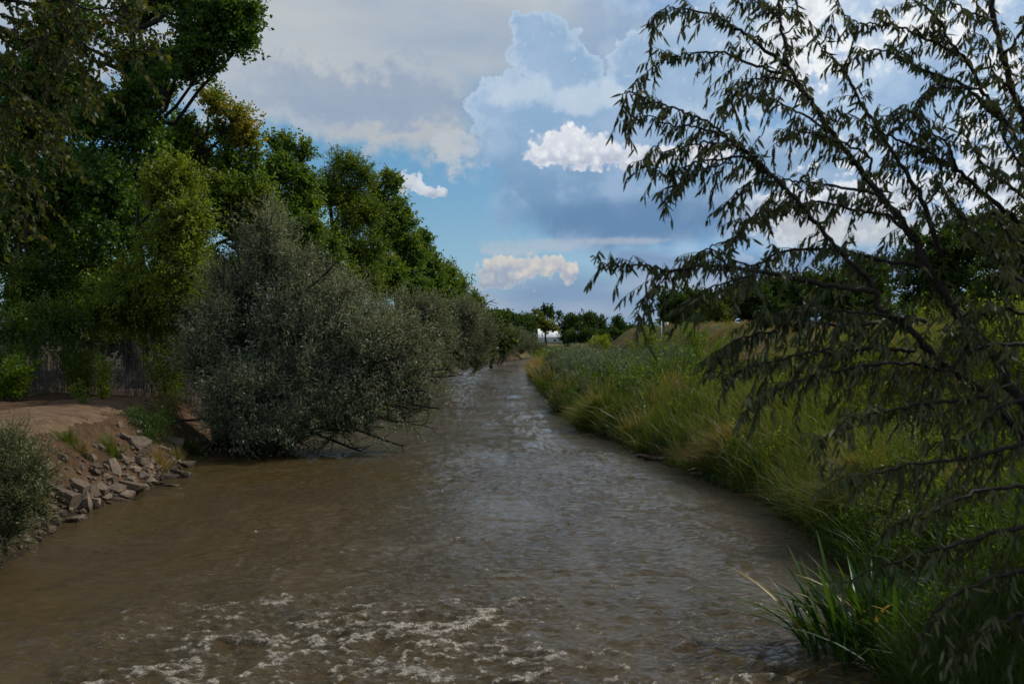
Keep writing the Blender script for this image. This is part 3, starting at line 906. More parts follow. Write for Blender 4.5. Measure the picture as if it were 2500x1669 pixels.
# ---- silver olives
GO = 'silver olive shrubs leaning over the water'
def olive_shrub(label, base_px, d, lobes, n, seed, stems=9, lscale=1.0, tint0=0.45, low=None, name='russian_olive', base_xy=None):
    rng = np.random.default_rng(seed)
    bx, by = base_xy if base_xy else ((base_px - 512) / F * d, d)
    org = np.array([bx, by, max(float(hgt(bx, by)), 0) - 0.1])
    root = thing(name, org, label, 'shrub', GO)
    lb = px_lobes(lobes)
    cc = make_crown(root, org, lb, n, 'olive', M['olive'], rng, tint0, None, lscale, 0.45, 0.25)
    mb = MB()
    C = np.array([l[:3] for l in lb])
    for i in range(len(C)):
        for s in range(max(1, stems // 3)):
            j = rng.integers(len(cc))
            tgt = C[i] + rng.normal(0, 0.5, 3)
            a = org + np.array([rng.normal(0, 0.5), rng.normal(0, 0.35), 0])
            mid = a * 0.5 + tgt * 0.5 + np.array([0, 0, 0.16 * np.linalg.norm(tgt - a)])
            st_ = smooth_path([a, mid, tgt, tgt + (tgt - mid) * 0.12], per=5)
            mb.tube(st_ - org, np.linspace(0.085, 0.012, len(st_)) * rng.uniform(0.6, 1.1), 6, 0.4)
            for _ in range(7):
                q = st_[rng.integers(4, len(st_))]
                e = q + norm(rng.normal(0, 1, 3) + (tgt - a) / np.linalg.norm(tgt - a) * 1.2) * rng.uniform(0.25, 0.7)
                mb.tube(wander(q, e, rng, 4, 0.1) - org, np.linspace(0.018, 0.004, 4), 4, 0.5, cap=False)
    for tp in (low or []):
        pts = smooth_path([at(*q) for q in tp], per=5)
        mb.tube(pts - org, np.linspace(0.05, 0.008, len(pts)), 5, 0.5)
        for _ in range(9):
            q = pts[rng.integers(len(pts) // 3, len(pts))]
            e = q + norm(rng.normal(0, 1, 3) + np.array([1.0, 0, -0.3])) * rng.uniform(0.3, 0.9)
            e[2] = max(e[2], 0.03)
            mb.tube(wander(q, e, rng, 4, 0.1) - org, np.linspace(0.012, 0.003, 4), 4, 0.5, cap=False)
    mb.build('stems', M['bark'], root, smooth=True)
    return root

olive_shrub('huge silver grey olive shrub arching over the water beside the stone bank', 250, 31,
    [(278, 232, 31.5, 6, 16, 0.5), (270, 252, 31.5, 12, 16, 0.7), (225, 282, 31.2, 9, 12, 0.5), (312, 276, 31.5, 12, 12, 0.5), (262, 280, 31.5, 22, 18, 1.0), (300, 296, 31.5, 28, 18, 1.2), (230, 300, 31, 20, 22, 1.0), (340, 304, 31.5, 24, 18, 1.1), (300, 330, 31, 46, 26, 1.9), (222, 335, 31, 32, 32, 1.6),
     (372, 332, 31.2, 28, 24, 1.3), (404, 358, 31.2, 20, 26, 1.0), (360, 350, 31, 46, 36, 1.8), (290, 360, 30.5, 52, 40, 2.0), (222, 365, 30.5, 34, 40, 1.6), (398, 385, 31, 26, 22, 1.0), (350, 392, 30.5, 40, 22, 1.4), (388, 410, 30.5, 32, 13, 0.8), (345, 426, 30, 38, 14, 0.9),
     (250, 405, 30, 44, 32, 1.8), (300, 418, 29.5, 40, 26, 1.4), (220, 425, 29, 26, 20, 1.0), (270, 440, 29, 44, 14, 1.0), (412, 408, 31, 14, 12, 0.6)],
    125000, 31, stems=12, low=[[(300, 430, 30), (340, 412, 30.5), (362, 420, 31), (374, 440, 31)], [(290, 445, 30), (325, 430, 30), (345, 436, 30.3), (354, 448, 30.5)]])
olive_shrub('low silver olive shrub just beyond the huge one, touching the river', 425, 54,
    [(418, 322, 52, 20, 20), (432, 345, 54, 16, 24), (420, 362, 52, 22, 18), (440, 368, 56, 8, 12)], 40000, 32, stems=5, lscale=1.15, base_xy=(-6.6, 54))
olive_shrub('dull brownish olive shrub hanging over the river below the last cottonwood', 466, 78,
    [(462, 325, 76, 16, 18), (476, 335, 78, 12, 20), (458, 352, 75, 16, 20), (474, 360, 78, 14, 14)], 40000, 33, stems=5, lscale=1.35, tint0=0.36, base_xy=(-5.9, 77))
olive_shrub('small grey olive shrub at the river bend under the far trees', 524, 128,
    [(514, 342, 125, 8, 8), (524, 348, 128, 9, 9), (537, 352, 130, 6, 5), (505, 350, 122, 10, 10)], 16000, 34, stems=3, lscale=1.5, tint0=0.25, base_xy=(-2.6, 124))

# ---- dead branch
rng = np.random.default_rng(5)
o_ = at(470, 345, 82); o_[2] = float(hgt(-8.5, 84)); o_[0] = -8.5; o_[1] = 84
root = thing('dead_tree', o_, 'bare dead tree limb poking up at the end of the left tree row', 'dead tree')
mb = MB()
main = smooth_path([o_, at(464, 330, 84), at(478, 315, 84), at(487, 303, 84), at(495, 299, 84)], per=5)
mb.tube(main - o_, np.linspace(0.14, 0.02, len(main)), 6)
mb.build('trunk', M['dead'], root, smooth=True)
mb = MB()
for s, e in (((478, 315), (490, 311)), ((482, 309), (484, 300)), ((486, 304), (497, 305)), ((480, 312), (478, 303)), ((490, 301), (499, 303)), ((474, 319), (486, 317))):
    a, b = at(*s, 84), at(*e, 84 + rng.normal(0, .5))
    mb.tube(wander(a, b, rng, 5, 0.15) - o_, np.linspace(0.045, 0.012, 5), 4)
mb.build('twigs', M['dead'], root)

# ---- far trees
GF = 'far trees beyond the river bend'
far = [
 ('green spreading tree at the left side of the river bend', 492, 112, [(490, 326, 108, 12, 14), (500, 320, 112, 10, 8), (498, 340, 110, 14, 12), (486, 345, 106, 10, 12)], 14000, 0.45, 1.0),
 ('dark tree behind the river bend, left of the yellowish tree', 520, 175, [(508, 320, 170, 9, 8), (520, 324, 172, 10, 9), (500, 327, 168, 10, 9), (528, 330, 172, 8, 8)], 6000, 0.22, 1.35),
 ('thin yellowish tree in front of the white building', 546, 182, [(539, 319, 180, 5, 6), (546, 325, 181, 6, 5), (552, 328, 181, 5, 3), (536, 311, 182, 3, 3)], 2600, 0.85, 1.25),
 ('dark crowned tree rising directly behind the yellowish one', 548, 260, [(546, 312, 258, 6, 5), (556, 316, 260, 5, 5), (534, 320, 258, 6, 6)], 2600, 0.15, 1.6),
 ('round dark tree just right of the white building', 568, 198, [(566, 328, 195, 8, 9), (572, 322, 196, 8, 8), (567, 337, 194, 8, 5)], 4600, 0.25, 1.4),
 ('widest dark tree on the middle of the skyline', 590, 205, [(586, 320, 203, 12, 8), (596, 324, 205, 11, 9), (586, 331, 202, 14, 9), (603, 331, 204, 8, 8)], 7000, 0.24, 1.4),
 ('short tree with a small tuft on top, right of the widest one', 617, 212, [(617, 321, 210, 4, 5), (618, 329, 210, 7, 7), (610, 334, 208, 7, 5)], 3600, 0.25, 1.4),
 ('low grey brush tree at the right end of the far row', 632, 260, [(630, 331, 258, 9, 5), (640, 330, 262, 8, 5), (651, 331, 264, 8, 5), (622, 334, 256, 8, 4)], 3600, 0.12, 1.7),
]
for lab, bp, d, lb, n_, t0, ls in far:
    tree('cottonwood' if 'yellow' not in lab else 'young_cottonwood', lab, GF, bp, d, lb, n_, 'far', M['far'], 100 + bp, 0.22, twigs=12, tint0=t0, lscale=ls * 0.9, inner=0.2)
far2 = [
 ('low grey green scrub tree between the bend and the white building', 512, 150, [(508, 336, 148, 9, 7), (520, 338, 150, 9, 6), (530, 340, 152, 7, 5)], 6000, 0.18, 1.0),
 ('low dark scrub tree filling the gap right of the white building', 578, 192, [(572, 336, 190, 8, 6), (586, 337, 190, 10, 6), (600, 337, 192, 9, 6)], 6000, 0.2, 1.2),
 ('low dark scrub tree below the tufted tree', 622, 205, [(612, 336, 203, 8, 5), (626, 336, 203, 9, 5), (640, 335, 205, 8, 5)], 5000, 0.2, 1.2),
 ('distant dark tree line stub seen left of the yellowish tree', 530, 262, [(524, 322, 258, 8, 9), (512, 324, 256, 8, 9), (534, 328, 258, 6, 7)], 5000, 0.18, 1.5),
]
for lab, bp, d, lb, n_, t0, ls in far2:
    tree('scrub_tree', lab, GF, bp, d, lb, n_, 'far', M['far'], 140 + bp, 0.16, twigs=8, tint0=t0, lscale=ls * 0.9, inner=0.2)
GR = 'trees behind the grassy levee'
right = [
 ('dense dark tree at the left end of the levee tree row', 676, 88, [(672, 308, 86, 14, 14), (690, 300, 87, 16, 12), (704, 306, 88, 14, 14), (682, 318, 86, 22, 10)], 22000, 0.28, 0.72, 'far'),
 ('yellow green small tree on the levee, left of the grey branches', 716, 72, [(714, 312, 70, 12, 10), (728, 306, 71, 10, 12), (722, 320, 70, 14, 7)], 9000, 0.78, 0.55, 'far'),
 ('dark broad tree on the levee behind the middle of the grey branches', 770, 74, [(750, 300, 72, 24, 18), (785, 292, 74, 26, 20), (770, 315, 72, 34, 12)], 20000, 0.28, 0.7, 'far'),
 ('dark tree on the levee behind the thick leaning branches', 850, 66, [(830, 290, 64, 28, 22), (868, 280, 66, 26, 24), (850, 310, 64, 40, 16)], 18000, 0.32, 0.66, 'far'),
 ('tall dark tree on the levee near the right edge', 940, 56, [(925, 262, 55, 34, 34), (968, 245, 56, 32, 34), (945, 300, 55, 50, 26)], 24000, 0.34, 0.6, 'far'),
 ('green tree on the levee cut by the right edge of the frame', 1030, 50, [(1010, 255, 49, 36, 40), (1050, 240, 50, 40, 44), (1025, 305, 49, 50, 26)], 20000, 0.4, 0.56, 'far'),
]
for lab, bp, d, lb, n_, t0, ls, st in right:
    tree('elm', lab, GR, bp, d, lb, n_, st, M['far'], 200 + bp, 0.2, twigs=20, tint0=t0, lscale=ls, inner=0.2)
#--TREES-END

# ------------------------------------------------------------------ white building
M['white'] = rough_mat('white_metal_sheet', lambda g, p: g.mix(g.ss(g.noise(p, 1.5, 3), 0.3, 0.7), (0.78, 0.78, 0.77), (0.86, 0.86, 0.85)), 0.35)
M['glass'] = rough_mat('dark_window_glass', lambda g, p: g.mix(0.0, (0.02, 0.025, 0.03), (0, 0, 0)), 0.1, spec=0.6)
b0 = at(544, 338, 222); gz = 1.9
root = thing('white_building', (b0[0], b0[1], gz), 'low white metal building glimpsed through the trees at the river bend', 'building')
x0, x1, x2 = -0.8, 3.2, 4.9
def prism(w0, w1, z0, z1, d0, d1, ridge):
    mb = MB()
    v = [(w0, d0, z0), (w1, d0, z0), (w1, d1, z0), (w0, d1, z0), (w0, d0, z1), (w1, d0, z1), (w1, d1, z1), (w0, d1, z1)]
    mb.add(v, [[(0, 1, 5, 4), (1, 2, 6, 5), (2, 3, 7, 6), (3, 0, 4, 7), (0, 3, 2, 1)]])
    return mb
prism(-1.0, 6.4, 0, 1.4, 0, 8, 0).build('wall', M['white'], root)
mb = MB()
# roof pitched towards the river, big white sheets
for i in range(10):
    a0 = -1.3 + i * 0.8; a1 = a0 + 0.78
    dz = 0.0 if i % 2 else 0.015
    top = 3.3 if i < 4 else 2.85
    mb.add([(a0, -0.3, 1.40 + dz), (a1, -0.3, 1.40 + dz), (a1, 4, top + dz), (a0, 4, top + dz), (a0, 8.3, 1.40 + dz), (a1, 8.3, 1.40 + dz),
            (a0, -0.3, 1.32), (a1, -0.3, 1.32)], [[(0, 1, 2, 3), (3, 2, 5, 4), (6, 7, 1, 0)]])
mb.build('roof', M['white'], root)
for wx_ in (0.4, 2.4, 4.6):
    mb = MB(); mb.box((wx_ - 0.35, -0.06, 0.5), (wx_ + 0.35, -0.003, 1.05)); w = mb.build('window', M['white'], root)
    mb = MB(); mb.box((wx_ - 0.28, -0.075, 0.56), (wx_ + 0.28, -0.062, 0.99)); mb.build('pane', M['glass'], w)

# ------------------------------------------------------------------ chain link fence
FY = 33.0
fx0, fx1 = -19.0, -9.6
fz = lambda x: float(hgt(x, FY))
topz = 3.98
root = thing('chain_link_fence', (fx0, FY, fz(fx0)), 'rusty grey chain link fence behind the dirt path, overgrown with dry stalks', 'fence')
fo_ = np.array([fx0, FY, fz(fx0)])
for i, x in enumerate(np.linspace(fx0, fx1, 5)):
    mb = MB(); mb.tube(np.array([(x, FY, fz(x) - 0.2), (x, FY, topz + 0.06)]) - fo_, 0.035, 8); mb.build('post', M['metal'], root, smooth=False)
mb = MB(); mb.tube(np.array([(fx0, FY - 0.0, topz), (fx1, FY, topz)]) - fo_, 0.024, 6); mb.build('top_rail', M['metal'], root)
xs = np.arange(fx0 - 2.2, fx1, 0.10)
V_, Q_ = [], []
for sgn in (1, -1):
    for x in xs:
        a, b = (x, x + 2.15) if sgn > 0 else (x + 2.15, x)
        z0, z1 = 1.83, topz
        t0 = 0; t1 = 1
        if sgn > 0:
            if a < fx0: t0 = (fx0 - a) / 2.15
            if b > fx1: t1 = (fx1 - a) / 2.15
        else:
            if a > fx1: t0 = (a - fx1) / 2.15
            if b < fx0: t1 = (a - fx0) / 2.15
        if t1 <= t0: continue
        p0 = np.array([a + (b - a) * t0, FY + 0.004 * sgn, z0 + (z1 - z0) * t0]); p1 = np.array([a + (b - a) * t1, FY + 0.004 * sgn, z0 + (z1 - z0) * t1])
        d_ = norm(p1 - p0); s_ = np.array([d_[2], 0, -d_[0]]) * 0.0035; f_ = np.array([0, 0.0035, 0])
        k0 = len(V_)
        V_ += [p0 - s_, p0 + f_, p0 + s_, p1 - s_, p1 + f_, p1 + s_]
        Q_ += [(k0, k0 + 1, k0 + 4, k0 + 3), (k0 + 1, k0 + 2, k0 + 5, k0 + 4), (k0 + 2, k0, k0 + 3, k0 + 5)]
mb = MB(); mb.add(np.array(V_) - fo_, [Q_]); mb.build('wire_netting', M['metal'], root, kind='stuff')
# dry upright stalks against the fence
rng = np.random.default_rng(77)
mb = MB()
for i in range(420):
    x = rng.uniform(-16.0, -9.4); y = FY + rng.choice([-1, 1]) * rng.uniform(0.05, 0.5)
    h_ = rng.uniform(0.7, 2.1)
    z = fz(x) - 0.05
    top = np.array([x + rng.normal(0, 0.12), y + rng.normal(0, 0.08), z + h_])
    mb.tube(wander(np.array([x, y, z]), top, rng, 4, 0.05), np.linspace(0.012, 0.004, 4) * rng.uniform(0.6, 1.4), 3, cap=False)
tag(mb.build('dry_stalks', M['dead']), 'dry pale weed stalks standing along the chain link fence', 'dry weeds', kind='stuff')

# ------------------------------------------------------------------ small plants helper
def sapling(name, label, base, h, w, n, mat, seed, stems=6, L=0.06, W=0.03, tint0=0.5, cat='shrub', group=None, up=1.6, spread=0.5, tspread=0.12):
    """many upright whips with leaves all along them"""
    rng = np.random.default_rng(seed)
    org = np.array(base, float)
    root = thing(name, org, label, cat, group)
    mb = MB()
    Ps, Ds = [], []
    for s in range(stems):
        d = norm(np.array([rng.normal(0, spread), rng.normal(0, spread), up]))
        hh = h * rng.uniform(0.6, 1.05)
        a = np.array([rng.normal(0, w * 0.12), rng.normal(0, w * 0.12), -0.04])
        b = a + d * hh; b[0] = np.clip(b[0], -w, w)
        pts = wander(a, b, rng, 6, 0.05, 0.03)
        mb.tube(pts, np.linspace(0.012, 0.003, 6) * (h / 1.5), 4, 0.4, cap=False)
        k_ = n // stems
        t = rng.uniform(0.08, 1, k_)
        q = np.stack([np.interp(t, np.linspace(0, 1, 6), pts[:, i]) for i in range(3)], -1)
        side = rng.normal(0, 1, (k_, 3)); side[:, 2] = np.abs(side[:, 2]) * 0.6
        off = norm(side) * (rng.random(k_) * w * 0.42 * (1.1 - t * 0.75))[:, None]
        Ps.append(q + off); Ds.append(norm(side + d * 0.8))
    P = np.vstack(Ps); Dv = np.vstack(Ds)
    N = len(P)
    nrm = norm(rng.normal(0, 0.7, (N, 3)) + np.array([0, 0, 0.6])); nrm = norm(np.cross(np.cross(Dv, nrm), Dv))
    leaf_mesh('leaves', P, Dv, nrm, L * rng.uniform(0.6, 1.3, N), W * rng.uniform(0.7, 1.2, N), tint0 + rng.normal(0, tspread, N), mat, root)
    mb.build('stems', M['bark'], root)
    return root

def bush(name, label, px, py_base, h, w, n, mat, seed, **kw):
    return sapling(name, label, on_ground(px, py_base), h, w, n, mat, seed, **kw)

# left bank undergrowth
GU = 'saplings and brush in front of the fence'
def gbase(x, y): return (x, y, float(hgt(x, y)))
sapling('sapling', 'bright green sapling standing alone in front of the fence', gbase(-12.5, 30.5), 1.7, 0.5, 900, M['elm'], 301, 5, 0.09, 0.05, 0.75, group=GU, spread=0.25)
sapling('sapling', 'small low sapling on the dirt beside the taller bright one', gbase(-12.3, 28.6), 0.7, 0.4, 260, M['elm'], 302, 4, 0.09, 0.05, 0.6, group=GU)
sapling('brush', 'green brush climbing the fence by the silver olive', gbase(-11.0, 32.0), 2.0, 1.0, 2600, M['elm'], 303, 9, 0.09, 0.05, 0.62, group=GU)
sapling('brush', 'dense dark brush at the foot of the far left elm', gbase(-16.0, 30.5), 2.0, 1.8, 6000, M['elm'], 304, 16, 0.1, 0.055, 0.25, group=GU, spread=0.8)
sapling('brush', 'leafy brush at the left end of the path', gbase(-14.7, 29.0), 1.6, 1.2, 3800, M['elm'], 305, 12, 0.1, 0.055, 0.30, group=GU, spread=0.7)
sapling('brush', 'brush with yellowing leaves on the fence between saplings', gbase(-13.9, 32.2), 1.9, 0.9, 2200, M['elm'], 306, 9, 0.09, 0.05, 0.62, group=GU)
sapling('brush', 'dry brown brush between the path and the silver olive', gbase(-10.4, 29.8), 0.8, 1.3, 1500, M['grass'], 307, 12, 0.09, 0.03, 0.78, group=GU, spread=1.0)
sapling('brush', 'leafy brush tinted as if shaded under the silver olive next to the rocks', gbase(-9.9, 27.0), 0.8, 1.5, 2600, M['far'], 308, 14, 0.07, 0.03, 0.05, group=GU, spread=1.0)  # dark leaf tint stands in for shade under the olive
sapling('brush', 'low brush tinted as if shaded on the bank behind the last rocks', gbase(-9.4, 26.0), 0.6, 1.0, 1500, M['far'], 309, 12, 0.06, 0.025, 0.15, group=GU, spread=1.0)  # shade put into the leaf colour here too

# near left willow shrub at the picture edge
rng = np.random.default_rng(41)
org = np.array([-8.5, 15.6, float(hgt(-8.5, 15.6)) - 0.1])
root = thing('willow_shrub', org, 'soft grey green willow shrub cut by the left edge above the water', 'shrub')
lb = px_lobes([(8, 462, 15.4, 26, 34, 0.5), (28, 480, 15.2, 20, 26, 0.5), (14, 505, 15, 32, 26, 0.5), (38, 512, 14.9, 14, 12, 0.3), (4, 535, 14.8, 16, 26, 0.4), (-20, 490, 15.3, 30, 50, 0.6)])
STYLE['whip'] = dict(cr=0.46, per=80, L=0.065, W=0.012, tw=5, out=2.4)
cc = make_crown(root, org, lb, 20000, 'whip', M['olive_near'], rng, 0.75, None, 1.0, 0.3, 0.3)
mb = MB()
for j in range(0, len(cc), 5):
    e = cc[j]; a = org + np.array([rng.normal(0, 0.3), rng.normal(0, 0.3), 0])
    mb.tube(smooth_path([a, (a + e) / 2 + np.array([0, 0, 0.25]), e], per=4) - org, np.linspace(0.013, 0.003, 9), 4, cap=False)
mb.build('stems', M['bark'], root)

# ------------------------------------------------------------------ grass
def blades(P, hgt_, wid, lean, rng, seg=3, curve=0.6):
    """P roots (N,3); returns verts, faces for curved tapering blades"""
    N = len(P)
    az = np.arctan2(lean[:, 1], lean[:, 0])
    ln = np.linalg.norm(lean[:, :2], axis=1)
    dirh = np.stack([np.cos(az), np.sin(az), np.zeros(N)], -1)
    tw_ = rng.uniform(0, np.pi, N)
    side = np.stack([np.cos(tw_), np.sin(tw_), np.zeros(N)], -1)
    rows = []
    for i in range(seg + 1):
        t = i / seg
        c_ = P + dirh * (ln * t ** 1.8 * hgt_)[:, None]
        c_[:, 2] += hgt_ * (t - 0.42 * np.minimum(ln, 1.3) * t ** 2.6)
        w = wid * (1 - t) ** 0.6
        if i < seg:
            rows.append(c_ - side * w[:, None] * 0.5); rows.append(c_ + side * w[:, None] * 0.5)
        else:
            rows.append(c_)
    V_ = np.stack(rows, 1)
    nv = V_.shape[1]
    b = (np.arange(N) * nv)[:, None]
    q = [np.concatenate([b + 2 * i, b + 2 * i + 1, b + 2 * i + 3, b + 2 * i + 2], 1) for i in range(seg - 1)]
    tri = np.concatenate([b + 2 * seg - 2, b + 2 * seg - 1, b + 2 * seg], 1)
    return V_.reshape(-1, 3), (np.concatenate(q) if q else np.zeros((0, 4), int)), tri, nv

def grass_object(name, label, X, Y, h_, w_, lean, tint, tipgain, mat, rng, seg=3, cat='grass', parent=None, org=None, kind='stuff', tip0=None):
    Z = hgt(X, Y) - 0.03
    P = np.stack([X, Y, Z], -1)
    if org is not None: P = P - org
    V_, q, tri, nv = blades(P, h_, w_, lean, rng, seg)
    ts = np.array([i / seg for i in range(seg) for _ in (0, 1)] + [1.0])
    tt = (tint[:, None] + tipgain[:, None] * ts[None] ** 1.5).ravel()
    me = make_mesh(name, V_, [q, tri], {'tint': np.clip(tt, 0, 1)})
    o = link_mesh(name, me, mat, parent)
    if kind: o['kind'] = kind
    if label: tag(o, label, cat)
    return o

rng = np.random.default_rng(55)
def tuft_group(key, h0, w0, nb, spread, tip_share, seg, seed, mat='grass', lean_amt=0.8):
    r = np.random.default_rng(seed); objs = []
    for k_ in range(7):
        a = r.uniform(0, 2 * np.pi, nb); rad = np.abs(r.normal(0, 1, nb))
        P = np.stack([np.cos(a) * rad * spread, np.sin(a) * rad * spread, np.full(nb, -0.06)], -1)
        lean = np.c_[np.cos(a) * rad * lean_amt * 0.6 + r.normal(0, 0.15, nb), np.sin(a) * rad * lean_amt * 0.6 + r.normal(0, 0.15, nb), np.zeros(nb)]
        V_, q, tri, nv = blades(P, h0 * r.uniform(0.5, 1.2, nb), w0 * r.uniform(0.6, 1.3, nb), lean, r, seg)
        ts = np.array([i / seg for i in range(seg) for _ in (0, 1)] + [1.0])
        tg = np.where(r.random(nb) < tip_share, 0.42, 0.12)
        tt = (0.36 + r.normal(0, 0.07, nb)[:, None] + tg[:, None] * ts[None] ** 1.5 - 0.12 * (1 - ts[None])).ravel()
        me = make_mesh('tuft', V_, [q, tri], {'tint': np.clip(tt, 0, 1)}); me.materials.append(M[mat])
        objs.append(bpy.data.objects.new('tuft', me))
    return instancer(key, objs)
G_near = tuft_group('tuft_near', 0.80, 0.010, 46, 0.11, 0.30, 4, 701)
G_mid = tuft_group('tuft_mid', 0.85, 0.019, 34, 0.14, 0.35, 3, 702)
G_far = tuft_group('tuft_far', 0.85, 0.045, 22, 0.24, 0.35, 2, 703)
def bank_grass(n, y0, y1, dmax, hs, name, label, ng, pw=1.1):
    y = y0 + (y1 - y0) * rng.random(n) ** pw
    d = rng.random(n) ** 0.85 * dmax
    x = xr(y) + d + 0.02
    lush = fbm(x * 0.7 + 4, y * 0.42, 3); tallm = fbm(x * 1.1 + 40, y * 0.8 + 3, 2)
    dry = fbm(x * 0.6 + 20, y * 0.4 + 11, 3)
    hi = np.clip((d - 5.2) / 2.2, 0, 1)
    s_ = hs * (0.86 + 0.45 * lush + 0.85 * tallm) * rng.uniform(0.7, 1.25, n)
    s_ = np.clip(s_, 0.4, 1.7) * (1 - 0.68 * hi)
    keep = (rng.random(n) < (1 - 0.45 * hi) * np.clip(1.1 + 1.6 * tallm, 0.35, 1)) & ~(((x - 4.2) / 1.1) ** 2 + ((y - 11.0) / 0.9) ** 2 < 1)
    # lean over towards the water and away from the wind
    lx = -0.22 - 0.45 * np.clip(1 - d / 0.8, 0, 1) + rng.normal(0, 0.12, n); ly = -0.08 + rng.normal(0, 0.12, n)
    rot = np.stack([-ly, lx, rng.uniform(0, 6.28, n)], -1)
    # instances are turned about Z first, then tipped
    ct = 0.40 * lush + 0.75 * np.clip(dry, -0.25, 1) + rng.normal(0, 0.07, n) - 0.05
    ct = ct * (1 - hi) + hi * (0.42 + 0.25 * lush + rng.normal(0, 0.10, n))
    P = np.stack([x, y, hgt(x, y)], -1)
    o = scatter_object(name, P[keep], rot[keep], s_[keep], rng.integers(0, 7, keep.sum()), ct[keep], ng, M['grass'])
    return tag(o, label, 'grass')
bank_grass(6500, 8.6, 24, 8.5, 0.95, 'bank_grass', 'tall drooping green grass on the near part of the right bank', G_near, 1.0)
bank_grass(9500, 22, 52, 11.5, 1.05, 'bank_grass', 'green and straw coloured grass on the middle of the right bank', G_mid, 1.25)
bank_grass(8500, 50, 135, 15, 0.85, 'bank_grass', 'green and tan grass covering the far right bank and levee', G_far, 1.25)

# light green broad bladed reeds on the right bank
def reeds(label, cx, cy, sx, sy, n, h0, seed, tint0=0.58, mat='grass', w0=0.022, lean0=(-0.25, -0.1), tip=0.1, ls=0.35, name='reed_bed', cat='reeds'):
    r = np.random.default_rng(seed)
    x = cx + r.normal(0, sx, n); y = cy + r.normal(0, sy, n)
    ok = x > xr(y) - 0.1
    x, y = x[ok], y[ok]; n = len(x)
    lean = np.c_[r.normal(lean0[0], ls, n), r.normal(lean0[1], ls, n), np.zeros(n)]
    return grass_object(name, label, x, y, h0 * r.uniform(0.55, 1.2, n), w0 * r.uniform(0.6, 1.3, n), lean, tint0 + r.normal(0, 0.07, n), np.full(n, tip), M[mat], r, 3, cat=cat)
reeds('bright lime green reeds on the right bank below the hanging branches', 7.6, 27.5, 1.5, 2.6, 5200, 1.45, 401)
reeds('bright green reed grass halfway along the near right bank', 7.0, 19.5, 1.1, 2.0, 3600, 1.15, 402, 0.54)
reeds('dark green reeds under the grey branches at the lower right', 6.8, 13.5, 1.2, 1.8, 4200, 1.05, 403, 0.28)
reeds('bright green weeds behind the grey branches at the right', 11.0, 22.0, 1.8, 2.6, 5200, 1.1, 404, 0.52)
reeds('tan feathery grass heads at the river edge on the far right bank', 2.3, 84.0, 0.6, 7.0, 1500, 1.3, 405, 0.8, w0=0.06)

# close right bank grass under the near olive, shade put into its darker tint
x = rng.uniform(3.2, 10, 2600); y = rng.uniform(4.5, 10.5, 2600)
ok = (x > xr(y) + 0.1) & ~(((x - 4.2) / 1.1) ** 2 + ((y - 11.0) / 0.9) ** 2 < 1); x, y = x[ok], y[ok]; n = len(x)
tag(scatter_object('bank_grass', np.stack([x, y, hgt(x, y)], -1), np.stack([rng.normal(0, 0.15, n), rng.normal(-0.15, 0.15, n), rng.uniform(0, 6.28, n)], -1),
               rng.uniform(0.5, 1.1, n), rng.integers(0, 7, n), rng.normal(-0.16, 0.08, n), G_near, M['grass']), 'grass tinted darker for shade at the lower right corner of the river bank', 'grass')

# low weeds and grey willow shoots mixed into the grass, nobody could count them
STYLE['weed'] = dict(cr=0.40, per=60, L=0.06, W=0.028, tw=7, out=1.3)
STYLE['willow'] = dict(cr=0.55, per=90, L=0.085, W=0.016, tw=8, out=2.2)
def weeds(name, label, n, cx, cy, sx, sy, style, mat, sc, seed, ct0=0.0):
    r = np.random.default_rng(seed)
    x = cx + r.normal(0, sx, n); y = cy + r.normal(0, sy, n)
    x = x + xr(y) - xr(cy)
    ok = (x > xr(y) + 0.25) & (fbm(x * 0.7 + 9, y * 0.6, 2) > -0.15); x, y = x[ok], y[ok]; n = len(x)
    P = np.stack([x, y, hgt(x, y) + r.uniform(0.1, 0.55, n) * sc], -1)
    o = scatter_object(name, P, np.stack([r.normal(0, 0.25, n), r.normal(-0.1, 0.25, n), r.uniform(0, 6.28, n)], -1), sc * r.uniform(0.6, 1.25, n),
                       r.integers(0, 7, n), ct0 + r.normal(0, 0.09, n), spray_group(style, M[mat]), M[mat])
    return tag(o, label, 'weeds')
weeds('low_weeds', 'leafy green weeds mixed into the grass behind the grey branches', 520, 9.6, 22, 1.5, 4.5, 'weed', 'elm', 1.3, 1, 0.10)
weeds('low_weeds', 'dark leafy weeds low on the bank above the reed clump', 420, 6.2, 14.5, 1.0, 2.6, 'weed', 'elm', 1.1, 2, -0.15)
weeds('low_weeds', 'leafy weeds on the middle of the right bank', 380, 5.4, 40, 1.3, 6.0, 'weed', 'elm', 1.7, 3, -0.05)
weeds('willow_shoots', 'blue grey willow shoots covering the bank left of the upright green shrub', 420, 4.2, 62, 0.9, 8.0, 'willow', 'sage', 1.6, 4, 0.08)
weeds('willow_shoots', 'grey green willow shoots among the grass near the upright green shrub', 380, 5.8, 47, 1.0, 4.0, 'willow', 'sage', 1.5, 5, 0.0)
weeds('low_weeds', 'bright green weeds along the far end of the right bank', 160, 3.4, 92, 0.8, 9.0, 'weed', 'elm', 1.8, 6, 0.15)

ru = np.random.default_rng(88)
n = 900
yu = ru.uniform(37, 115, n); du = ru.uniform(0.8, 9, n); xu = xl(yu) - du
tag(scatter_object('undergrowth', np.stack([xu, yu, hgt(xu, yu) + ru.uniform(0.2, 2.6, n) * np.clip(yu / 60, 0.8, 1.3)], -1),
    np.stack([ru.normal(0, 0.4, n), ru.normal(0, 0.4, n), ru.uniform(0, 6.28, n)], -1), ru.uniform(1.0, 1.9, n), ru.integers(0, 7, n), ru.normal(-0.15, 0.1, n),
    spray_group('elm', M['elm']), M['elm']), 'dark leafy undergrowth below the tall trees on the left bank', 'undergrowth')

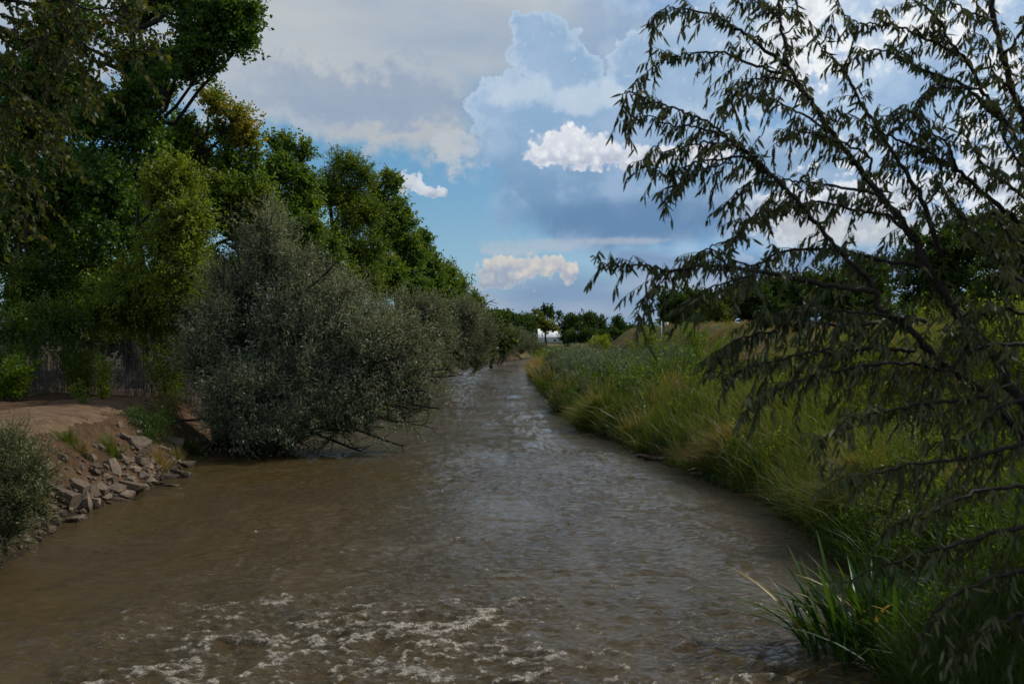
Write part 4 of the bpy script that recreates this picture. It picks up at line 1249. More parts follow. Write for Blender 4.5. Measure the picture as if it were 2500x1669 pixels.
# tussocks: individually visible clumps
def tussock(label, x, y, n, h0, spread, tint0, tip, seed, w0=0.010, mat='grass', name='grass_tussock', cat='grass clump', group=None, lean0=(0, 0), up=1.0):
    r = np.random.default_rng(seed)
    org = np.array([x, y, float(hgt(x, y))])
    root = thing(name, org, label, cat, group)
    a = r.uniform(0, 2 * np.pi, n); rad = np.abs(r.normal(0, 1, n))
    X = x + np.cos(a) * rad * spread * 0.28; Y = y + np.sin(a) * rad * spread * 0.28
    k_ = rad * 0.8 / up
    lean = np.c_[np.cos(a) * k_ + lean0[0], np.sin(a) * k_ + lean0[1], np.zeros(n)]
    grass_object('blades', None, X, Y, h0 * r.uniform(0.55, 1.2, n), w0 * r.uniform(0.6, 1.3, n), lean, tint0 + r.normal(0, 0.08, n), np.where(r.random(n) < tip, 0.5, 0.1), M[mat], r, 3, parent=root, org=org)
    return root
GT = 'grass tussocks on the right bank edge'
def on_px(px, py):
    p_ = on_ground(px, py); return float(p_[0]), float(p_[1])
tussock('rounded green and gold grass tussock drooping into the river right of centre', 6.0, 16.8, 2600, 1.15, 1.0, 0.45, 0.75, 501, group=GT, lean0=(-0.35, -0.1))
tussock('straw brown grass tussock just above the dark reeds', 6.6, 14.2, 1700, 1.0, 1.0, 0.62, 0.9, 502, group=GT, lean0=(-0.2, -0.1))
tussock('bright rounded tussock where the right bank juts into the river', 3.35, 37.2, 2200, 1.05, 1.3, 0.45, 0.2, 503, w0=0.022, group=GT, lean0=(-0.4, -0.15))
tussock('golden brown tussock on the near edge of the right bank', 5.5, 24.5, 1800, 1.0, 1.0, 0.66, 0.9, 504, w0=0.015, group=GT, lean0=(-0.3, -0.1))
tussock('dark spiky clump standing in the water off the right bank', 2.2, 45.5, 320, 1.0, 0.9, 0.0, 0.0, 505, w0=0.03, mat='iris', group=GT, lean0=(-0.3, 0))
GB = 'small grass tufts among the rocks of the left bank'
for i, (px_, py_, n_, h_, t_, tp, lab) in enumerate([
    (70, 444, 260, 0.42, 0.45, 0.3, 'green grass tuft at the top of the stony bank on the left'),
    (112, 452, 260, 0.50, 0.48, 0.4, 'thin green grass tuft beside the light flat slab'),
    (160, 464, 420, 0.50, 0.85, 0.9, 'tawny dry grass tuft between the upper rocks'),
    (178, 462, 380, 0.50, 0.62, 0.7, 'mixed green and dry tuft near the end of the rocks'),
    (84, 455, 200, 0.34, 0.7, 0.6, 'short dry grass tuft on the dirt slope'),
    (140, 418, 340, 0.40, 0.42, 0.3, 'shaded grass tuft at the edge of the path'),
    (190, 452, 500, 0.55, 0.40, 0.5, 'shaded grass tuft under the silver olive')]):
    x_, y_ = on_px(px_, py_)
    tussock(lab, x_, y_, n_, h_, 0.55, t_, tp, 520 + i, w0=0.011, name='grass_tuft', cat='grass tuft', group=GB, up=1.3)

# ---- right bank shrubs
GS = 'shrubs on the right bank'
for i, (px_, py_, h_, w_, n_, mat_, t_, ls, st_, lab) in enumerate([
    (651, 372, 2.7, 1.1, 4200, 'elm', 0.55, 0.13, 16, 'upright green shrub in the middle of the right bank'),
    (693, 366, 2.3, 1.2, 4200, 'elm', 0.45, 0.11, 16, 'green shrub in front of the dry levee slope'),
    (601, 354, 1.9, 2.3, 3800, 'elm', 0.72, 0.17, 20, 'low bright green shrub mound on the far right bank'),
    (575, 352, 1.7, 1.2, 1600, 'elm', 0.60, 0.18, 10, 'small bright green shrub next to the river bend'),
    (556, 371, 1.9, 1.5, 3600, 'sage', 0.30, 0.14, 16, 'blue grey willow shrub at the water edge on the far right bank'),
    (606, 378, 1.5, 1.8, 5200, 'sage', 0.62, 0.10, 22, 'wide blue grey willow mound in the middle of the right bank'),
    (624, 372, 1.5, 1.5, 3600, 'sage', 0.50, 0.10, 18, 'blue grey willow mound just left of the upright green shrub'),
    (588, 366, 1.5, 1.5, 3000, 'sage', 0.55, 0.12, 16, 'pale willow mound behind the wide one'),
    (676, 386, 1.2, 1.3, 3000, 'grass', 0.62, 0.07, 16, 'bushy weed with tan seed heads below the levee shrub'),
    (722, 372, 1.6, 1.2, 2600, 'elm', 0.42, 0.09, 12, 'leafy shrub half hidden behind the leftmost grey branches'),
    (735, 350, 0.8, 0.7, 900, 'sage', 0.5, 0.09, 8, 'tiny grey sagebrush on the levee slope'),
    (668, 337, 0.6, 0.9, 700, 'sage', 0.45, 0.12, 8, 'tiny green sagebrush low on the levee')]):
    bush('shrub', lab, px_, py_, h_, w_, n_, M[mat_], 600 + i, stems=st_, L=ls, W=ls * 0.36, tint0=t_, group=GS, up=1.5, spread=0.55)
sapling('white_flowering_weed', 'spindly weed with whitish seed heads above the rounded tussock', gbase(7.1, 17.2), 1.35, 0.6, 900, M['olive'], 640, 12, 0.028, 0.02, 0.95, spread=0.45, cat='weed')

# ------------------------------------------------------------------ reed clump at lower right (large blades are parts)
rng = np.random.default_rng(81)
org = np.array([4.05, 11.0, 0.0])
root = thing('reed_clump', org, 'dark green sword leaved reed clump standing in the water at the lower right', 'reeds')
def big_blade(r, a, h_, w_, lean, tint0):
    seg = 7
    t = np.linspace(0, 1, seg + 1)
    d = np.array([math.cos(a), math.sin(a)])
    c_ = np.zeros((seg + 1, 3))
    c_[:, 0] = d[0] * lean * h_ * t ** 1.5; c_[:, 1] = d[1] * lean * h_ * t ** 1.5
    c_[:, 2] = h_ * (t - 0.36 * min(lean, 1.3) * t ** 2.4)
    ta = a + math.pi / 2 + r.normal(0, 0.5)
    s_ = np.array([math.cos(ta), math.sin(ta), 0]) * w_
    w = np.sin(np.clip(t * 0.9 + 0.12, 0, 1) * np.pi) ** 0.5
    w[-1] = 0.02
    nrm_ = np.array([0, 0, 0.18 * w_])
    v = np.concatenate([np.stack([c_ - s_ * w[:, None] * .5, c_ - nrm_ * w[:, None], c_ + s_ * w[:, None] * .5], 1)]).reshape(-1, 3)
    q = []
    for i in range(seg):
        for j in range(2):
            q.append((3 * i + j, 3 * i + j + 1, 3 * i + j + 4, 3 * i + j + 3))
    return v, q, np.repeat(tint0 + 0.15 * t, 3)
protos = []
for i in range(14):
    v, q, tt = big_blade(rng, 0.0, 1.02, 0.042, [0.15, 0.3, 0.5, 0.7, 0.9, 1.1, 0.4, 0.25, 0.6, 0.8, 1.2, 0.2, 0.35, 0.5][i], rng.uniform(0.2, 0.7) if i != 9 else 0.93)
    me = make_mesh('blade', v, [np.array(q)], {'tint': np.clip(tt, 0, 1)})
    me.materials.append(M['iris'])
    me.polygons.foreach_set('use_smooth', np.ones(len(me.polygons), dtype=bool))
    protos.append(me)
for i in range(290):
    o = bpy.data.objects.new('blade', protos[rng.integers(14)])
    COL.objects.link(o); o.parent = root
    ux = float(np.clip(rng.normal(0.05, 0.46), -0.75, 1.0)); uy = rng.normal(0, 0.36)
    o.location = (ux, uy, -0.05)
    a = math.atan2(uy, ux) + rng.normal(0, 0.6) if rng.random() < 0.7 else math.pi + rng.normal(0, 0.5)
    s = rng.uniform(0.6, 1.3)
    o.rotation_euler = (0, 0, a)
    o.scale = (s, s * rng.uniform(0.8, 1.2), s)
# ------------------------------------------------------------------ rocks of the left bank
import bmesh
def rock_mesh(r, w, d, h_, flat=1.0):
    bm = bmesh.new()
    bmesh.ops.create_cube(bm, size=1.0)
    for v in bm.verts:
        v.co = Vector([c_ * (1 + r.uniform(-0.22, 0.22)) for c_ in v.co])
    for i in range(8):
        nn = r.normal(0, 1, 3); nn[2] *= 0.8; nn /= np.linalg.norm(nn)
        cut = r.uniform(0.36, 0.56)
        geom = bm.verts[:] + bm.edges[:] + bm.faces[:]
        bmesh.ops.bisect_plane(bm, geom=geom, plane_co=Vector(nn * cut), plane_no=Vector(nn), clear_outer=True)
        ed = [e for e in bm.edges if e.is_boundary]
        if ed: bmesh.ops.contextual_create(bm, geom=ed)
    for v in bm.verts:
        v.co = Vector((v.co.x * w * 1.12, v.co.y * d * 1.1, v.co.z * h_ * 1.12))
    bmesh.ops.recalc_face_normals(bm, faces=bm.faces)
    bmesh.ops.bevel(bm, geom=list(bm.edges), offset=min(w, d, h_) * 0.03, segments=1, affect='EDGES')
    bmesh.ops.triangulate(bm, faces=[f for f in bm.faces if len(f.verts) > 4])
    me = bpy.data.meshes.new('rock')
    bm.to_mesh(me); bm.free()
    me.materials.append(M['rock'])
    return me
GK = 'broken stone slabs along the left bank'
# crop coordinates: X, Y, width, height, tilt (deg, picture plane), label
rocks = [
 (645, 942, 118, 66, 8, 'light flat slab, highest of the rocks on the left bank'),
 (545, 1056, 44, 92, -32, 'pale upright tilted slab in the middle of the rock pile'),
 (185, 1094, 54, 60, 5, 'small cream coloured block apart from the others, by the willow shrub'),
 (292, 1190, 122, 84, 22, 'big light grey block at the near end of the rock pile'),
 (402, 1232, 52, 112, -14, 'dark narrow slab standing on end in the water'),
 (362, 1142, 92, 62, 12, 'brown sloping slab above the big light grey block'),
 (426, 1168, 58, 60, -20, 'squarish slab right of the brown sloping one'),
 (468, 1162, 82, 62, 24, 'slanted slab in the centre of the lower pile'),
 (446, 1222, 70, 44, 6, 'dark low block by the slab standing on end'),
 (552, 1158, 72, 40, 16, 'flat grey slab under the pale tilted slab'),
 (622, 1148, 128, 54, 12, 'long dark rough slab lying at the waterline'),
 (684, 1158, 60, 46, 10, 'blunt end block beside the long dark slab'),
 (692, 1104, 66, 36, -12, 'thin wedge pointing up between two slabs'),
 (742, 1136, 84, 30, 10, 'flat slab tipped towards the water, right part of the pile'),
 (790, 1102, 96, 32, 8, 'rough slab on top of the right end of the pile'),
 (852, 1084, 72, 40, 14, 'slab near the last rock at the far end'),
 (892, 1098, 40, 36, 0, 'last small rock at the far end of the pile'),
 (812, 1142, 72, 22, -4, 'thin flat slab half in the water at the right'),
 (582, 1182, 96, 36, 12, 'slab leaning over the water edge, middle of the pile'),
 (566, 1212, 130, 34, 14, 'lowest long slab dipping into the river'),
 (518, 1222, 72, 26, 4, 'dark wet slab under the slanted slab'),
 (340, 1306, 124, 42, -8, 'flat brownish stone lying low in the water nearest the shrub'),
 (240, 1246, 30, 28, 0, 'tiny dark rock below the big light grey block'),
 (245, 1306, 66, 44, 4, 'dark wet rock behind the flat brownish stone'),
 (430, 1010, 56, 50, 10, 'crumbly rock on the dirt slope left of the pale slab'),
 (446, 1048, 54, 30, 0, 'small rock just below the crumbly one'),
 (482, 962, 52, 32, 35, 'narrow rock half buried near the path edge'),
 (580, 1010, 66, 48, 24, 'sandy block below the highest slab'),
 (632, 1058, 66, 28, 14, 'thin sandy slab right of the pale upright one'),
 (664, 1030, 76, 44, 10, 'brown block right under the highest slab'),
 (686, 988, 30, 30, 20, 'small wedge rock touching the highest slab'),
 (832, 930, 74, 44, 12, 'brownish rock in shade under the olive'),
 (892, 1046, 64, 42, 8, 'dark shaded rock at the foot of the olive'),
 (732, 1192, 34, 10, 0, 'low dark rock tip breaking the water surface'),
 (104, 1344, 66, 24, 4, 'flat pale stone seen through the willow shrub'),
 (172, 1356, 52, 24, 8, 'flat stone at the water near the willow shrub'),
 (112, 1390, 84, 28, 16, 'light brown stone under the willow shrub'),
 (122, 1446, 62, 26, -6, 'dark stone at the water, nearest to the viewer'),
 (182, 1402, 44, 40, 0, 'dark lump of rock below the flat stone'),
 (492, 1196, 60, 34, -18, 'small dark chock stone in the middle of the pile'),
 (642, 1206, 60, 22, 8, 'small wet slab beyond the long dark one'),
 (330, 1230, 60, 40, 30, 'shaded rock in the gap beside the standing slab'),
 (720, 1120, 44, 30, 26, 'little brown slab wedged in the right part of the pile'),
 (500, 1100, 60, 40, 10, 'earth covered rock on the slope above the pile'),
 (610, 1110, 64, 34, -6, 'dusty slab between the pale upright slab and the wedge'),
]
rr_ = np.random.default_rng(900)
for X_, Y_, w_, h_, tl, lab in rocks:
    px_, py_ = 0.209 * X_, 245.8 + 0.209 * Y_
    b_ = on_ground(px_, py_ + 0.209 * h_ * 0.35)
    d_ = b_[1]
    w = w_ * 0.209 / F * d_ * 1.0; h2 = h_ * 0.209 / F * d_ * 1.0
    me = rock_mesh(rr_, w, max(w * 0.75, 0.3), h2)
    o = bpy.data.objects.new('rock', me); COL.objects.link(o)
    c_ = at(px_, py_, d_ + 0.06)
    c_[2] -= 0.04
    o.location = c_
    o.rotation_euler = (math.radians(rr_.uniform(-18, 6)), math.radians(tl), math.radians(rr_.uniform(-20, 20)))
    tag(o, lab, 'rock', GK)
# loose rubble between the slabs, uncountable
rub = []
for k_ in range(7):
    rub.append(bpy.data.objects.new('stone', rock_mesh(rr_, 0.16, 0.13, 0.08)))
RG = instancer('rubble_stones', rub)
n = 520
yy = rr_.uniform(14.5, 27.5, n); dd = np.abs(rr_.normal(0.25, 0.55, n)); keep = dd < 2.4
yy, dd = yy[keep], dd[keep]; n = len(yy)
xx = xl(yy) - dd
tag(scatter_object('rubble', np.stack([xx, yy, hgt(xx, yy) + 0.01], -1), np.stack([rr_.normal(0, 0.4, n), rr_.normal(0, 0.4, n), rr_.uniform(0, 6.28, n)], -1),
    np.clip(rr_.lognormal(-0.60, 0.5, n), 0.2, 1.5), rr_.integers(0, 7, n), np.zeros(n), RG, M['rock']), 'dusty rubble and small stones between the slabs on the left bank', 'rubble')
GN = 'small dark stones at the foot of the right bank'
for i, (px_, py_, w, lab) in enumerate([
    (643, 458, 0.28, 'leftmost dark stone at the waterline of the right bank'), (650, 460, 0.34, 'broad low dark stone at the waterline, second from the left'),
    (658, 461, 0.36, 'roundest dark stone in the cluster at the right bank waterline'), (667, 463, 0.26, 'right end stone of the cluster at the right bank waterline'),
    (699, 476, 0.34, 'flat dark stone alone at the waterline further down the right bank'), (716, 479, 0.24, 'small stone under the drooping grass of the right bank'),
    (724, 481, 0.24, 'small stone just right of another under the drooping grass'), (738, 486, 0.28, 'last dark stone before the grass covers the waterline')]):
    b_ = on_ground(px_, py_)
    me = rock_mesh(rr_, w, w * 0.8, w * 0.45)
    o = bpy.data.objects.new('rock', me); COL.objects.link(o)
    o.location = (b_[0], b_[1], 0.02)
    tag(o, lab, 'rock', GN)

# ------------------------------------------------------------------ levee sign and utility pole
M['paint'] = rough_mat('white_painted_post', lambda g, p: g.mix(0.0, (0.7, 0.7, 0.68), (0, 0, 0)), 0.6)
b_ = at(661.5, 328, 66); b_[2] = float(hgt(b_[0], 66))
root = thing('marker_post', b_, 'slim white marker post on top of the levee', 'post')
top_ = H + (HOR - 321) / F * 66 - b_[2]
mb = MB(); mb.tube([(0, 0, -0.1), (0, 0, top_)], 0.028, 8); mb.build('post', M['paint'], root)
mb = MB(); mb.tube([(0, 0, top_), (0, 0, top_ + 0.04)], [0.038, 0.02], 8); mb.build('cap', M['paint'], root)
b_ = at(666, 328, 70); b_[2] = float(hgt(b_[0], 70))
root = thing('small_sign', b_, 'small square grey sign on a short post beside the white marker post', 'sign')
top_ = H + (HOR - 322) / F * 70 - b_[2]
mb = MB(); mb.tube([(0, 0, -0.1), (0, 0, top_)], 0.03, 6); mb.build('post', M['metal'], root)
mb = MB(); mb.box((-0.16, -0.05, top_ - 0.34), (0.16, -0.035, top_)); mb.build('sign_plate', M['paint'], root)
b_ = at(635, 340, 300)
root = thing('utility_pole', (b_[0], 300, 2.0), 'distant utility pole above the far trees on the skyline', 'pole')
mb = MB(); mb.tube([(0, 0, -0.3), (0, 0, 9.0)], [0.17, 0.12], 8); mb.build('pole', M['bark'], root)
mb = MB(); mb.box((-1.0, -0.08, 8.3), (1.0, 0.0, 8.45)); mb.build('crossarm', M['bark'], root)
#--MID-END

# ------------------------------------------------------------------ near trees
LEAF_T = np.array([0.0, 0.3, 0.68, 1.0]); LEAF_W = np.array([0.10, 1.0, 0.8, 0.0])
def near_leaves(P, d, nrm, L, W, bend):
    """curved lance shaped leaves, 4 triangles-ish each"""
    s = norm(np.cross(d, nrm)); N = len(P)
    rows = []
    for t, w in zip(LEAF_T, LEAF_W):
        c_ = P + d * (L * t)[:, None] - nrm * (bend * L * t * t)[:, None]
        if w == 0: rows.append(c_)
        else:
            rows.append(c_ - s * (W * w * .5)[:, None]); rows.append(c_ + s * (W * w * .5)[:, None])
    V_ = np.stack(rows, 1); nv = 7
    b = (np.arange(N) * nv)[:, None]
    q = np.concatenate([np.concatenate([b, b + 1, b + 3, b + 2], 1), np.concatenate([b + 2, b + 3, b + 5, b + 4], 1)])
    return V_.reshape(-1, 3), q, np.concatenate([b + 4, b + 5, b + 6], 1)

def near_tree(root, org, branches, rng, twig_step, twig_len, leaf_step, leafL, leafW, mat, bark, n_parts=0, sky_test=None, droop=1.0, tint0=0.4, tspread=0.15, depth_j=0.35, tw_r=0.0018, hang=1.35, berries=False):
    mbs = MB(); tips = []
    Pl, Dl = [], []
    for br in branches:
        r0, r1, dens = br['r'][0], br['r'][1], br.get('dens', 1.0)
        pts = smooth_path([at(*q) for q in br['p']], per=7)
        pts[1:-1] += rng.normal(0, 0.004, (len(pts) - 2, 3))
        seglen = np.linalg.norm(np.diff(pts, axis=0), axis=1); cum = np.concatenate([[0], np.cumsum(seglen)]); tot = cum[-1]
        mbs.tube(pts - org, np.interp(cum / tot, [0, 1], [r0, r1]), 7, 0.4)
        s = br.get('start', 0.05) * tot
        while s < tot:
            fr = s / tot
            q = np.array([np.interp(s, cum, pts[:, i]) for i in range(3)])
            i_ = min(np.searchsorted(cum, s), len(pts) - 1); tan = norm(pts[i_] - pts[max(i_ - 1, 0)])
            ln = twig_len * rng.uniform(0.45, 1.3) * (1.0 - 0.5 * fr)
            sd = rng.normal(0, 1, 3); sd[1] *= depth_j * 2; sd = sd - tan * np.dot(sd, tan)
            dr = norm(tan * rng.uniform(0.3, 1.2) + norm(sd) * rng.uniform(0.5, 1.0) + np.array([0, 0, -0.15]))
            n_ = 6; t = np.linspace(0, 1, n_)[:, None]
            tp = q + dr * ln * t + np.array([0, 0, -1.0]) * droop * 0.28 * ln * t ** 2 + np.cumsum(rng.normal(0, 0.012 * ln, (n_, 3)), 0) * t
            mbs.tube(tp - org, np.linspace(tw_r, 0.0012, n_), 4, 0.6, cap=False)
            m_ = max(2, int(ln / leaf_step))
            tt = np.linspace(0.08, 1, m_) + rng.normal(0, 0.01, m_); tt = np.clip(tt, 0, 1)
            lp = np.stack([np.interp(tt, t[:, 0], tp[:, i]) for i in range(3)], -1)
            tdir = norm(tp[-1] - tp[0])
            sgn = np.where(np.arange(m_) % 2 == 0, 1, -1)[:, None]
            sv = norm(np.cross(tdir, [0, 0.3, 1])[None] + rng.normal(0, 0.35, (m_, 3)))
            ld = norm(tdir[None] * 0.55 + sv * sgn * 0.55 + np.array([0, 0, -hang]) + rng.normal(0, 0.34, (m_, 3)))
            Pl.append(lp); Dl.append(ld)
            s += twig_step / dens * rng.uniform(0.6, 1.4)
        # leaves directly on the tip half of the branch
        m_ = int(tot * 0.6 / leaf_step)
        tt = rng.uniform(0.4, 1, m_) * tot
        Pl.append(np.stack([np.interp(tt, cum, pts[:, i]) for i in range(3)], -1)); Dl.append(norm(rng.normal(0, 0.6, (m_, 3)) + np.array([0, 0, -hang])))
    P = np.vstack(Pl); Dv = np.vstack(Dl); N = len(P)
    nrm = rng.normal(0, 1, (N, 3)); nrm[:, 1] -= 0.5; nrm = norm(np.cross(np.cross(Dv, nrm), Dv))
    L = leafL * rng.uniform(0.55, 1.2, N); W = leafW * rng.uniform(0.75, 1.2, N); bend = rng.uniform(-0.12, 0.38, N)
    tint = np.clip(tint0 + rng.normal(0, tspread, N), 0, 1)
    mbs.build('branches', bark, root, smooth=True)
    part = np.zeros(N, bool)
    if n_parts:
        u_ = 512 + F * P[:, 0] / P[:, 1]; v_ = HOR - F * (P[:, 2] - H) / P[:, 1]
        cand = np.nonzero(sky_test(u_, v_))[0]
        cand = cand[np.argsort(P[cand, 1] / L[cand])][:n_parts]
        part[cand] = True
        protos = []
        for k_ in range(8):
            v, q, tr_ = near_leaves(np.zeros((1, 3)), np.array([[1.0, 0, 0]]), np.array([[0, 0, 1.0]]), np.array([1.0]), np.array([leafW / leafL]), np.array([-0.1 + 0.06 * k_]))
            me = make_mesh('leaf', v, [q, tr_], {'tint': np.full(7, np.clip(tint0 + (k_ - 3.5) * 0.06, 0, 1))}); me.materials.append(mat); protos.append(me)
        for i in cand:
            o = bpy.data.objects.new('leaf', protos[rng.integers(8)]); COL.objects.link(o); o.parent = root
            x_, z_ = Dv[i], nrm[i]; y_ = np.cross(z_, x_)
            mt = Matrix(((x_[0], y_[0], z_[0]), (x_[1], y_[1], z_[1]), (x_[2], y_[2], z_[2]))).to_4x4()
            s_ = float(L[i]); mt = mt @ Matrix.Scale(s_, 4); mt.translation = Vector(P[i] - org)
            o.matrix_local = mt
    k = ~part
    V_, q, tr_ = near_leaves(P[k] - org, Dv[k], nrm[k], L[k], W[k], bend[k])
    me = make_mesh('foliage', V_, [q, tr_], {'tint': np.repeat(tint[k], 7)})
    o = link_mesh('foliage', me, mat, root, smooth=True); o['kind'] = 'stuff'
    if berries:
        mb = MB()
        ic = np.array([(1, 0, 0), (-1, 0, 0), (0, 1, 0), (0, -1, 0), (0, 0, 1.3), (0, 0, -1.3)], float)
        fc = [(0, 2, 4), (2, 1, 4), (1, 3, 4), (3, 0, 4), (2, 0, 5), (1, 2, 5), (3, 1, 5), (0, 3, 5)]
        for i in rng.choice(N, 420, replace=False):
            c_ = P[i] - org + np.array([rng.normal(0, .01), rng.normal(0, .01), -rng.uniform(0.01, 0.035)])
            mb.add(ic * 0.0055 + c_, [fc], 0.8)
        mb.build('berries', mat, root, smooth=True, kind='stuff')
    return N

